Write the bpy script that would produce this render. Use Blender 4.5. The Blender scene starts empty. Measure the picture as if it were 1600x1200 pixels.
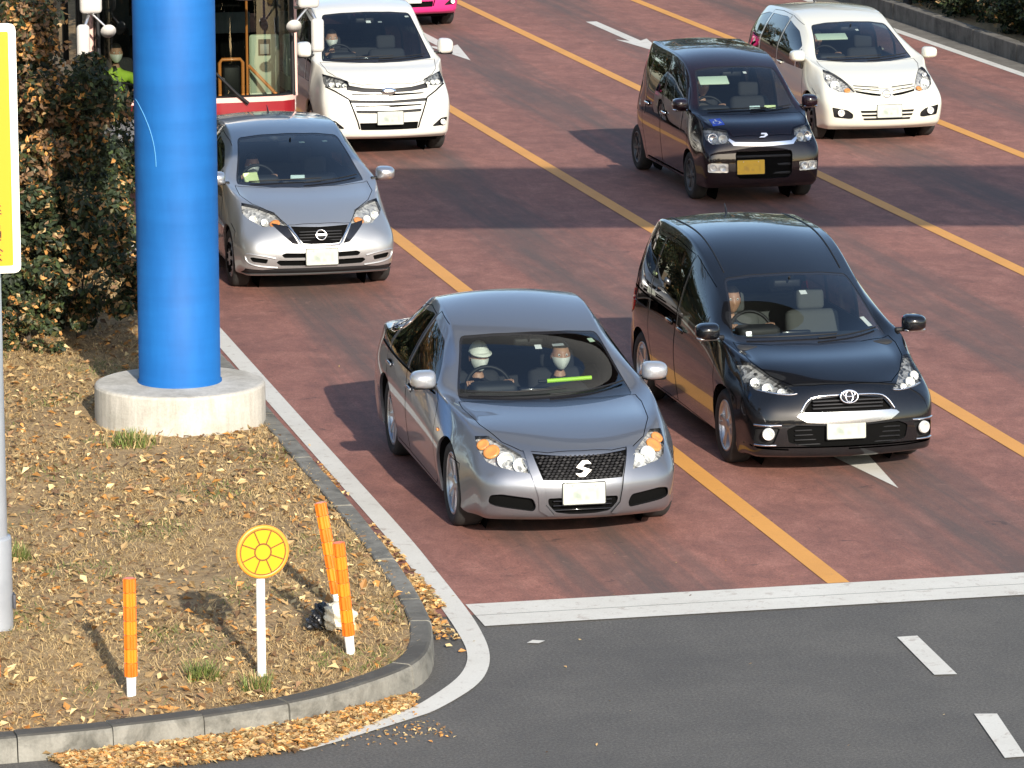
import bpy, bmesh, math, random
import numpy as np
from mathutils import Vector, Matrix
from mathutils.bvhtree import BVHTree

# ------------------------------------------------------------------ camera, sky, sun, exposure
S = bpy.context.scene
C = S.collection
R = math.radians
SUN_EL, SUN_AZ = 23.0, -2.6                    # light travels away from the camera, a touch to the left
F_PX, PITCH, YAW, ROLL, CAM_H = 6641.98, 0.192912702, 0.223857676, -0.00193541, 7.46656

def make_camera():
    fw = Vector((math.sin(YAW)*math.cos(PITCH), math.cos(YAW)*math.cos(PITCH), -math.sin(PITCH)))
    r = Vector((math.cos(YAW), -math.sin(YAW), 0)); u = r.cross(fw)
    r2 = r*math.cos(ROLL)+u*math.sin(ROLL); u2 = -r*math.sin(ROLL)+u*math.cos(ROLL)
    cd = bpy.data.cameras.new('camera'); cd.sensor_width = 36; cd.lens = F_PX/1600*36
    cd.clip_start = 0.5; cd.clip_end = 3000
    co = bpy.data.objects.new('camera', cd); C.objects.link(co)
    m = Matrix((r2, u2, -fw)).transposed().to_4x4(); m.translation = (0, 0, CAM_H)
    co.matrix_world = m; S.camera = co
make_camera()

W = bpy.data.worlds.new('World'); S.world = W; W.use_nodes = True
nt = W.node_tree; bg = nt.nodes['Background']; sky = nt.nodes.new('ShaderNodeTexSky')
sky.sky_type = 'NISHITA'; sky.sun_disc = False; sky.sun_elevation = R(SUN_EL); sky.sun_rotation = R(180+SUN_AZ)
sky.air_density = 1.0; sky.dust_density = 1.2; sky.ozone_density = 1.0
nt.links.new(sky.outputs[0], bg.inputs[0]); bg.inputs[1].default_value = 0.15
ld = bpy.data.lights.new('sun', 'SUN'); ld.energy = 4.6; ld.angle = R(0.5); ld.color = (1.0, 0.93, 0.82)
lo = bpy.data.objects.new('sun', ld); C.objects.link(lo)
sd = Vector((math.sin(R(SUN_AZ))*math.cos(R(SUN_EL)), math.cos(R(SUN_AZ))*math.cos(R(SUN_EL)), -math.sin(R(SUN_EL))))
lo.rotation_euler = sd.to_track_quat('-Z', 'Y').to_euler()
S.view_settings.view_transform = 'Standard'; S.view_settings.look = 'None'; S.view_settings.gamma = 1
S.view_settings.exposure = 0.72
S.cycles.max_bounces = 8; S.cycles.transparent_max_bounces = 16
# ------------------------------------------------------------------ object helpers
def tag(o, label=None, cat=None, group=None, kind=None):
    if label: o['label'] = label
    if cat: o['category'] = cat
    if group: o['group'] = group
    if kind: o['kind'] = kind
    return o
def empty(name, loc=(0,0,0), rz=0.0, label=None, cat=None, group=None, rot=None):
    o = bpy.data.objects.new(name, None); C.objects.link(o); o.location = loc
    o.rotation_euler = rot if rot else (0, 0, rz); o.empty_display_size = .2
    return tag(o, label, cat, group)
def copy_tree(o, parent=None):
    c = o.copy(); C.objects.link(c); c.parent = parent
    for ch in list(o.children): copy_tree(ch, c)
    return c

class MB:
    """collects faces (with materials and optional corner normals) and links them as ONE mesh object"""
    def __init__(s): s.v=[]; s.f=[]; s.m=[]; s.n=[]; s.mats=[]
    def mi(s, mat):
        if mat not in s.mats: s.mats.append(mat)
        return s.mats.index(mat)
    def add(s, verts, faces, mat, norms=None, smooth=False):
        b=len(s.v); s.v += [tuple(v) for v in verts]; k=s.mi(mat)
        for f in faces:
            s.f.append([b+i for i in f]); s.m.append(k)
            s.n.append([norms[i] for i in f] if norms is not None else ('s' if smooth else None))
    def build(s, name, parent=None, loc=None):
        me=bpy.data.meshes.new(name); me.from_pydata(s.v, [], s.f); me.update()
        for m in s.mats: me.materials.append(m)
        me.polygons.foreach_set('material_index', s.m)
        sm=[n is not None for n in s.n]; me.polygons.foreach_set('use_smooth', sm)
        if any(isinstance(n, list) for n in s.n):
            vn=[tuple(x.vector) for x in me.vertex_normals]; ln=[]
            for p, n in zip(me.polygons, s.n):
                if isinstance(n, list): ln += [tuple(x) for x in n]
                elif n == 's': ln += [vn[i] for i in p.vertices]
                else: ln += [tuple(p.normal)]*len(p.vertices)
            me.normals_split_custom_set(ln)
        o=bpy.data.objects.new(name, me); C.objects.link(o)
        if parent: o.parent=parent
        if loc is not None: o.location=loc
        return o
    # ---- primitives
    def box(s, c, d, mat, bev=0.0, seg=2, rot=None, taper=None):
        bm=bmesh.new(); bmesh.ops.create_cube(bm, size=1)
        for v in bm.verts:
            t=1.0
            if taper and v.co.z>0: t=taper
            v.co=Vector((v.co.x*d[0]*t, v.co.y*d[1]*t, v.co.z*d[2]))
        if bev>0: bmesh.ops.bevel(bm, geom=bm.edges[:], offset=bev, segments=seg, affect='EDGES', profile=.5)
        s.bm(bm, mat, Matrix.Translation(c) @ (rot.to_4x4() if rot else Matrix()), smooth=bev>0)
    def bm(s, bm, mat, M=None, smooth=True):
        bm.verts.index_update(); bm.normal_update(); M=M or Matrix(); N=M.to_3x3().inverted().transposed()
        vs=[M@v.co for v in bm.verts]
        s.add(vs, [[v.index for v in f.verts] for f in bm.faces], mat, smooth=smooth); bm.free()
    def tube(s, pts, rad, mat, n=8, closed=False, caps=True):
        P=[Vector(p) for p in pts]; k=len(P); rads=rad if isinstance(rad,(list,tuple)) else [rad]*k
        up=Vector((0,0,1)); rings=[]; prev=None
        for i,p in enumerate(P):
            a=P[(i-1)%k] if (closed or i>0) else p; b=P[(i+1)%k] if (closed or i<k-1) else p
            t=(b-a).normalized()
            if prev is None:
                x=t.cross(up);
                if x.length<.1: x=t.cross(Vector((1,0,0)))
            else: x=prev-t*prev.dot(t)
            x.normalize(); prev=x; y=t.cross(x)
            rings.append([p+(x*math.cos(2*math.pi*j/n)+y*math.sin(2*math.pi*j/n))*rads[i] for j in range(n)])
        v=[q for r in rings for q in r]; f=[]
        for i in range(k if closed else k-1):
            for j in range(n): f.append([i*n+j, i*n+(j+1)%n, ((i+1)%k)*n+(j+1)%n, ((i+1)%k)*n+j])
        s.add(v, f, mat, smooth=True)
        if caps and not closed:
            s.add(rings[0], [list(range(n))], mat); s.add(rings[-1], [list(range(n))[::-1]], mat)
    def lathe(s, prof, mat, n=32, M=None, smooth=True, ang=None):
        """prof: (r,z) list, around local z"""
        M=M or Matrix(); v=[]; f=[]; k=len(prof)
        for i in range(n):
            a=2*math.pi*i/n
            for r,z in prof: v.append(M@Vector((r*math.cos(a), r*math.sin(a), z)))
        for i in range(n):
            for j in range(k-1): f.append([i*k+j, ((i+1)%n)*k+j, ((i+1)%n)*k+j+1, i*k+j+1])
        s.add(v, f, mat, smooth=smooth)
    def ext(s, poly, M, d, mat, bev=0):
        """extruded 2D polygon (local xy), thickness d along local +z, via M"""
        bm=bmesh.new(); vs=[bm.verts.new((p[0],p[1],0)) for p in poly]; fc=bm.faces.new(vs)
        r=bmesh.ops.extrude_face_region(bm, geom=[fc])
        for e in r['geom']:
            if isinstance(e, bmesh.types.BMVert): e.co.z+=d
        bmesh.ops.recalc_face_normals(bm, faces=bm.faces[:])
        if bev: bmesh.ops.bevel(bm, geom=[e for e in bm.edges if all(v.co.z>d*.5 for v in e.verts)], offset=bev, segments=2, affect='EDGES')
        bmesh.ops.triangulate(bm, faces=[f for f in bm.faces if len(f.verts)>4])
        s.bm(bm, mat, M, smooth=False)

def grid_mesh(name, X, Y, Z, mat, parent=None):
    n, m = X.shape
    v=np.stack([X,Y,Z],-1).reshape(-1,3)
    i=np.arange(n*m).reshape(n,m); f=np.stack([i[:-1,:-1],i[1:,:-1],i[1:,1:],i[:-1,1:]],-1).reshape(-1,4)
    return np_mesh(name, v, f, [mat], None, parent, True)
def np_mesh(name, v, f, mats, mi=None, parent=None, smooth=False):
    v=np.asarray(v,np.float32); f=np.asarray(f,np.int32); me=bpy.data.meshes.new(name); k=f.shape[1]
    me.vertices.add(len(v)); me.vertices.foreach_set('co', v.ravel())
    me.loops.add(f.size); me.loops.foreach_set('vertex_index', f.ravel())
    me.polygons.add(len(f)); me.polygons.foreach_set('loop_start', np.arange(0,f.size,k,dtype=np.int32))
    for m in mats: me.materials.append(m)
    if mi is not None: me.polygons.foreach_set('material_index', np.asarray(mi,np.int32))
    me.polygons.foreach_set('use_smooth', np.full(len(f), smooth))
    me.update(calc_edges=True); me.validate()
    o=bpy.data.objects.new(name, me); C.objects.link(o)
    if parent: o.parent=parent
    return o

# ------------------------------------------------------------------ materials
def mat(name):
    m=bpy.data.materials.new(name); m.use_nodes=True
    return m, m.node_tree.nodes, m.node_tree.links, m.node_tree.nodes['Principled BSDF']
def simple(name, col, rough=.5, metal=0.0, coat=0.0, spec=.5, noise=0.0, nscale=20, emit=None, trans=0.0):
    m,N,L,b=mat(name); b.inputs['Base Color'].default_value=(*col,1); b.inputs['Roughness'].default_value=rough
    b.inputs['Metallic'].default_value=metal; b.inputs['Coat Weight'].default_value=coat; b.inputs['Coat Roughness'].default_value=.04
    b.inputs['Specular IOR Level'].default_value=spec
    if emit: b.inputs['Emission Color'].default_value=(*col,1); b.inputs['Emission Strength'].default_value=emit
    if trans: b.inputs['Transmission Weight'].default_value=trans
    if noise:
        t=N.new('ShaderNodeTexCoord'); n=N.new('ShaderNodeTexNoise'); n.inputs['Scale'].default_value=nscale; n.inputs['Detail'].default_value=6
        r=N.new('ShaderNodeMapRange'); r.inputs['From Min'].default_value=.3; r.inputs['From Max'].default_value=.7
        r.inputs['To Min'].default_value=1-noise; r.inputs['To Max'].default_value=1+noise
        x=N.new('ShaderNodeMix'); x.data_type='RGBA'; x.blend_type='MULTIPLY'; x.inputs[0].default_value=1
        x.inputs[6].default_value=(*col,1); L.new(t.outputs['Object'], n.inputs['Vector']); L.new(n.outputs['Fac'], r.inputs[0])
        cb=N.new('ShaderNodeCombineColor')
        for i in range(3): L.new(r.outputs[0], cb.inputs[i])
        L.new(cb.outputs[0], x.inputs[7]); L.new(x.outputs[2], b.inputs['Base Color'])
    return m
def paint(name, col, metal=.5, rough=.35, coat=1.0, dust=.06):
    """lacquered car paint: flakes under a clear coat, thin road dust, dark bare back side"""
    m,N,L,b=mat(name); b.inputs['Metallic'].default_value=metal; b.inputs['Coat Weight'].default_value=coat
    b.inputs['Coat Roughness'].default_value=.025; b.inputs['Coat IOR'].default_value=1.5; b.inputs['Specular IOR Level'].default_value=.15 if metal<.4 and max(col)<.1 else .5
    t=N.new('ShaderNodeTexCoord'); n=N.new('ShaderNodeTexNoise'); n.inputs['Scale'].default_value=5; n.inputs['Detail'].default_value=8
    L.new(t.outputs['Object'], n.inputs['Vector'])
    sp=N.new('ShaderNodeSeparateXYZ'); L.new(t.outputs['Object'], sp.inputs[0])
    mr=N.new('ShaderNodeMapRange'); mr.inputs['From Min'].default_value=.75; mr.inputs['From Max'].default_value=.15
    mr.inputs['To Min'].default_value=.15; mr.inputs['To Max'].default_value=1; L.new(sp.outputs['Z'], mr.inputs[0])
    mu=N.new('ShaderNodeMath'); mu.operation='MULTIPLY'; L.new(mr.outputs[0], mu.inputs[0])
    m2=N.new('ShaderNodeMath'); m2.operation='MULTIPLY'; m2.inputs[1].default_value=dust*1.6; L.new(n.outputs['Fac'], m2.inputs[0]); L.new(m2.outputs[0], mu.inputs[1])
    x=N.new('ShaderNodeMix'); x.data_type='RGBA'; x.inputs[6].default_value=(*col,1); x.inputs[7].default_value=(.30,.26,.21,1)
    L.new(mu.outputs[0], x.inputs[0]); L.new(x.outputs[2], b.inputs['Base Color'])
    rr=N.new('ShaderNodeMath'); rr.operation='MULTIPLY_ADD'; rr.inputs[1].default_value=.25; rr.inputs[2].default_value=rough; L.new(mu.outputs[0], rr.inputs[0]); L.new(rr.outputs[0], b.inputs['Roughness'])
    g=N.new('ShaderNodeNewGeometry'); d=N.new('ShaderNodeBsdfDiffuse'); d.inputs[0].default_value=(.03,.03,.032,1)
    mx=N.new('ShaderNodeMixShader'); L.new(g.outputs['Backfacing'], mx.inputs[0]); L.new(b.outputs[0], mx.inputs[1]); L.new(d.outputs[0], mx.inputs[2])
    L.new(mx.outputs[0], N['Material Output'].inputs[0])
    return m
def glass(name, tint, refl=1.0, rough=0.0):
    m,N,L,b=mat(name); N.remove(b)
    tr=N.new('ShaderNodeBsdfTransparent'); tr.inputs[0].default_value=(*tint,1)
    gl=N.new('ShaderNodeBsdfGlossy'); gl.inputs['Roughness'].default_value=rough
    fr=N.new('ShaderNodeFresnel'); ge=N.new('ShaderNodeNewGeometry'); io=N.new('ShaderNodeMapRange'); io.inputs['To Min'].default_value=1.52; io.inputs['To Max'].default_value=1/1.52; L.new(ge.outputs['Backfacing'],io.inputs[0]); L.new(io.outputs[0],fr.inputs[0])
    mu=N.new('ShaderNodeMath'); mu.operation='MULTIPLY'; mu.inputs[1].default_value=1.6*refl; mu.use_clamp=True; L.new(fr.outputs[0], mu.inputs[0])
    mx=N.new('ShaderNodeMixShader'); L.new(mu.outputs[0], mx.inputs[0]); L.new(tr.outputs[0], mx.inputs[1]); L.new(gl.outputs[0], mx.inputs[2])
    L.new(mx.outputs[0], N['Material Output'].inputs[0]); return m

M={}
M['black_gloss']=simple('black_gloss',(.012,.012,.014),.12,coat=.5)
M['black_plastic']=simple('black_plastic',(.012,.012,.013),.5,spec=.25)
M['dark_plastic']=simple('dark_plastic',(.022,.022,.024),.6,spec=.3)
M['void']=simple('dark_recess',(.004,.004,.004),.9,spec=.05)
M['rubber']=simple('tyre_rubber',(.022,.021,.02),.85,noise=.3,nscale=12)
def facet(name,lo,hi):
    m,N,L,b=mat(name); t=N.new('ShaderNodeTexCoord'); v=N.new('ShaderNodeTexVoronoi'); v.inputs['Scale'].default_value=34; L.new(t.outputs['Object'],v.inputs['Vector'])
    r=N.new('ShaderNodeValToRGB'); r.color_ramp.elements[0].color=(*lo,1); r.color_ramp.elements[1].color=(*hi,1); r.color_ramp.elements[0].position=.2; r.color_ramp.elements[1].position=.8
    L.new(v.outputs['Color'],r.inputs[0]); L.new(r.outputs[0],b.inputs['Base Color']); b.inputs['Metallic'].default_value=.25; b.inputs['Roughness'].default_value=.35
    u=N.new('ShaderNodeBump'); u.inputs['Strength'].default_value=.45; u.inputs['Distance'].default_value=.02; L.new(v.outputs['Distance'],u.inputs['Height']); L.new(u.outputs[0],b.inputs['Normal']); return m
M['facet']=facet('faceted_reflector',(.20,.20,.20),(.62,.61,.58)); M['facet_d']=facet('smoked_reflector',(.02,.02,.02),(.34,.34,.33)); M['amber_f']=facet('amber_reflector',(.40,.12,.02),(.80,.42,.14))
M['alloy']=simple('alloy_wheel',(.55,.55,.56),.32,metal=.85)
M['alloy_dark']=simple('dark_wheel',(.12,.12,.12),.45,metal=.5)
M['hubcap']=simple('silver_hubcap',(.42,.42,.43),.4,metal=.4)
M['chrome']=simple('chrome',(.82,.82,.83),.10,metal=1)
M['chrome_soft']=simple('soft_chrome',(.50,.50,.51),.22,metal=1)
M['satin']=simple('satin_silver',(.62,.62,.63),.28,metal=.9)
M['bulb']=simple('lamp_reflector',(.80,.80,.77),.30,metal=.55)
M['amber']=simple('amber_lens',(.62,.24,.06),.3,metal=.0,coat=.5)
M['lens']=glass('lamp_lens',(.96,.97,.97),.45)
M['wind']=glass('windscreen_glass',(.66,.71,.70),1.4)
M['sideg']=glass('side_glass',(.55,.60,.58),1.0)
M['priv']=glass('privacy_glass',(.10,.11,.11),1.0)
def plate_mat(name,a,b_):
    m,N,L,b=mat(name); t=N.new('ShaderNodeTexCoord'); mp=N.new('ShaderNodeMapping'); mp.inputs['Scale'].default_value=(11,.01,5); L.new(t.outputs['Generated'],mp.inputs[0])
    v=N.new('ShaderNodeTexVoronoi'); v.inputs['Scale'].default_value=1; v.inputs['Randomness'].default_value=.55; v.feature='SMOOTH_F1'; L.new(mp.outputs[0],v.inputs['Vector'])
    r=N.new('ShaderNodeValToRGB'); r.color_ramp.elements[0].color=(*b_,1); r.color_ramp.elements[1].color=(*a,1); r.color_ramp.elements[0].position=.15; r.color_ramp.elements[1].position=.62
    L.new(v.outputs['Color'],r.inputs[0]); sp=N.new('ShaderNodeSeparateXYZ'); L.new(t.outputs['Generated'],sp.inputs[0])
    def band(o,c,w):
        s=N.new('ShaderNodeMath'); s.operation='SUBTRACT'; s.inputs[1].default_value=c; L.new(o,s.inputs[0]); q=N.new('ShaderNodeMath'); q.operation='ABSOLUTE'; L.new(s.outputs[0],q.inputs[0])
        k=N.new('ShaderNodeMapRange'); k.inputs['From Min'].default_value=w*.7; k.inputs['From Max'].default_value=w; k.inputs['To Min'].default_value=1; k.inputs['To Max'].default_value=0; L.new(q.outputs[0],k.inputs[0]); return k.outputs[0]
    mu=N.new('ShaderNodeMath'); mu.operation='MULTIPLY'; L.new(band(sp.outputs['X'],.5,.38),mu.inputs[0]); L.new(band(sp.outputs['Z'],.47,.30),mu.inputs[1])
    x=N.new('ShaderNodeMix'); x.data_type='RGBA'; x.inputs[6].default_value=(*a,1); L.new(mu.outputs[0],x.inputs[0]); L.new(r.outputs[0],x.inputs[7]); L.new(x.outputs[2],b.inputs['Base Color']); b.inputs['Roughness'].default_value=.45; return m
M['plate']=plate_mat('number_plate_white',(.37,.385,.34),(.22,.26,.22))
M['plate_y']=plate_mat('number_plate_yellow',(.62,.37,.02),(.48,.27,.03))
M['seat']=simple('seat_fabric',(.026,.026,.029),.9)
M['seat_l']=simple('grey_seat_fabric',(.075,.078,.075),.9)
M['dash']=simple('dashboard_plastic',(.018,.018,.019),.65)
M['white_pl']=simple('white_plastic',(.78,.78,.74),.4)
M['mirror_face']=simple('mirror_face',(.75,.78,.8),.03,metal=1)
M['redlens']=simple('red_lamp_lens',(.35,.01,.01),.15,coat=.6)

# ------------------------------------------------------------------ car body machinery
COLS=9
def cage_points(rows, Wm, s7in=.05, crown=2.2, zsill=.2, bulge=.018):
    """table of 16 rows (front bottom -> over the roof -> rear bottom) to a grid of points, half body"""
    G=[]
    for k,(y0,z0,x3,y3,z3,x4,y4,z4,x5,y5,z5,y7) in enumerate(rows):
        r=[Vector((0,y0,z0))]
        for f in (.42,.80): r.append(Vector((x3*f, y0+(y3-y0)*f**crown, z0+(z3-z0)*f**crown)))
        p3=Vector((x3,y3,z3)); p4=Vector((x4,y4,z4)); p5=Vector((x5,y5,z5))
        r.append(p3); q=(p3+p4)/2
        if 7<=k<=12: q.x+=bulge; q.z+=bulge*.7
        elif 4<=k<7: q.z+=.012; q.x+=.008
        else: q.x+=.02; q.y-=.03 if k<4 else -.03
        r.append(q); r.append(p4); r.append(p5)
        p7=Vector((min(Wm-s7in,x5) if k<5 else Wm-s7in, y7, min(zsill,z5)))
        q=(p5+p7)/2; q.x+=.012; r.append(q); r.append(p7); G.append(r)
    return G
def subdivide(verts, faces, creases, lv):
    me=bpy.data.meshes.new('tmp'); me.from_pydata(verts, [], faces); me.update()
    if creases:
        a=me.attributes.new('crease_edge','FLOAT','EDGE'); key={tuple(sorted(e.vertices)):e.index for e in me.edges}
        for (i,j),c in creases.items():
            k=key.get(tuple(sorted((i,j))))
            if k is not None: a.data[k].value=c
    o=bpy.data.objects.new('tmp', me); C.objects.link(o)
    md=o.modifiers.new('s','SUBSURF'); md.levels=lv; md.render_levels=lv; md.use_limit_surface=True; md.boundary_smooth='ALL'
    dg=bpy.context.evaluated_depsgraph_get(); dg.update(); ev=o.evaluated_get(dg); m2=ev.to_mesh()
    V=np.empty(len(m2.vertices)*3); m2.vertices.foreach_get('co', V); V=V.reshape(-1,3)
    Nn=np.empty(len(m2.vertices)*3); m2.vertices.foreach_get('normal', Nn); Nn=Nn.reshape(-1,3)
    Fc=[list(p.vertices) for p in m2.polygons]
    ev.to_mesh_clear(); bpy.data.objects.remove(o); bpy.data.meshes.remove(me)
    return V, Nn, Fc
def body_surface(G, creases={}, lv=3, fit=3):
    n=len(G); m=COLS; idx={}; verts=[]
    for i in range(n):
        for j in range(m):
            for s in ((1,) if j==0 else (1,-1)):
                idx[i,j,s]=len(verts); v=G[i][j]; verts.append((v.x*s,v.y,v.z))
        idx[i,0,-1]=idx[i,0,1]
    faces=[]
    for i in range(n-1):
        for j in range(m-1):
            for s in (1,-1):
                f=[idx[i,j,s],idx[i,j+1,s],idx[i+1,j+1,s],idx[i+1,j,s]]
                faces.append(f if s==1 else f[::-1])
    cr={}
    for (kind,k,lo,hi),w in creases.items():
        for t in range(lo,hi):
            for s in (1,-1):
                if kind=='col': cr[idx[t,k,s],idx[t+1,k,s]]=w
                else: cr[idx[k,t,s],idx[k,t+1,s]]=w
    T=np.array(verts); P=T.copy()
    for _ in range(fit):
        V,_n,_f=subdivide(P.tolist(), faces, cr, 1); P=P+(T-V[:len(T)])*.8
    return subdivide(P.tolist(), faces, cr, lv)

VIEWS={'F':((1,0,0),(0,0,1),(0,1,0)), 'S':((0,1,0),(0,0,1),(-1,0,0)), 'T':((1,0,0),(0,1,0),(0,0,-1))}
def view_axes(view, sx):
    if isinstance(view,str): a,b,d=[Vector(q) for q in VIEWS[view]]
    else:
        d=Vector(view).normalized(); a=d.cross(Vector((0,0,1))).normalized(); b=a.cross(d)
    if sx<0: a=Vector((-a.x,a.y,a.z)); b=Vector((-b.x,b.y,b.z)); d=Vector((-d.x,d.y,d.z))
    return a,b,d
def inside(p, poly):
    x,y=p; c=False; n=len(poly); j=n-1
    for i in range(n):
        xi,yi=poly[i]; xj,yj=poly[j]
        if (yi>y)!=(yj>y) and x<(xj-xi)*(y-yi)/(yj-yi)+xi: c=not c
        j=i
    return c
def rnd(poly, r, n=3):
    """round polygon corners"""
    out=[]; k=len(poly)
    for i in range(k):
        p=Vector(poly[i]); a=Vector(poly[i-1])-p; b=Vector(poly[(i+1)%k])-p
        q=min(r, a.length*.45, b.length*.45); A=p+a.normalized()*q; B=p+b.normalized()*q
        for t in range(n+1):
            t/=n; out.append(tuple(A*(1-t)**2+p*2*t*(1-t)+B*t*t))
    return out
def spl(pts, n=4, closed=True):
    """Catmull-Rom through points"""
    P=[Vector(p) for p in pts]; k=len(P); out=[]
    for i in range(k if closed else k-1):
        g=lambda j: P[j%k] if closed else P[max(0,min(k-1,j))]
        p0,p1,p2,p3=g(i-1),g(i),g(i+1),g(i+2)
        for t in range(n):
            t/=n; out.append(tuple(.5*((2*p1)+(p2-p0)*t+(2*p0-5*p1+4*p2-p3)*t*t+(3*p1-p0-3*p2+p3)*t**3)))
    if not closed: out.append(tuple(P[-1]))
    return out
def mir(h):
    """half outline with x>=0 from top centre to bottom centre -> full outline"""
    return list(h)+[(-p[0],*p[1:]) for p in reversed(h) if abs(p[0])>1e-6]
def shrink(poly, d):
    """inset a 2D polygon by d"""
    k=len(poly); A=sum(poly[i-1][0]*poly[i][1]-poly[i][0]*poly[i-1][1] for i in range(k)); s=1 if A>0 else -1; out=[]
    for i in range(k):
        p=Vector(poly[i]); a=(p-Vector(poly[i-1])); b=(Vector(poly[(i+1)%k])-p)
        if a.length<1e-7 or b.length<1e-7: out.append(tuple(p)); continue
        a.normalize(); b.normalize(); na=Vector((-a.y,a.x))*s; nb=Vector((-b.y,b.x))*s; q=na+nb
        l=max(.35,q.length_squared/2); out.append(tuple(p+q/(2*l)*d))
    return out

class Piece:
    def __init__(s, faces, lay):
        ix={}; s.v=[]; s.n=[]; s.f=[]
        for f in faces:
            r=[]
            for v in f.verts:
                if v not in ix: ix[v]=len(s.v); s.v.append(v.co.copy()); n=v[lay]; s.n.append(Vector(n).normalized() if Vector(n).length>1e-6 else f.normal.copy())
                r.append(ix[v])
            s.f.append(r)
    def border(s):
        c={}
        for f in s.f:
            for i in range(len(f)):
                a,b=f[i],f[(i+1)%len(f)]; c[a,b]=1
        return [(a,b) for (a,b) in c if (b,a) not in c]
    def at(s, off=0, vec=None): 
        vec=Vector(vec) if vec else Vector((0,0,0)); return [v+n*off+vec for v,n in zip(s.v,s.n)]
    def centre(s): return sum(s.v, Vector())/max(1,len(s.v))

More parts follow.
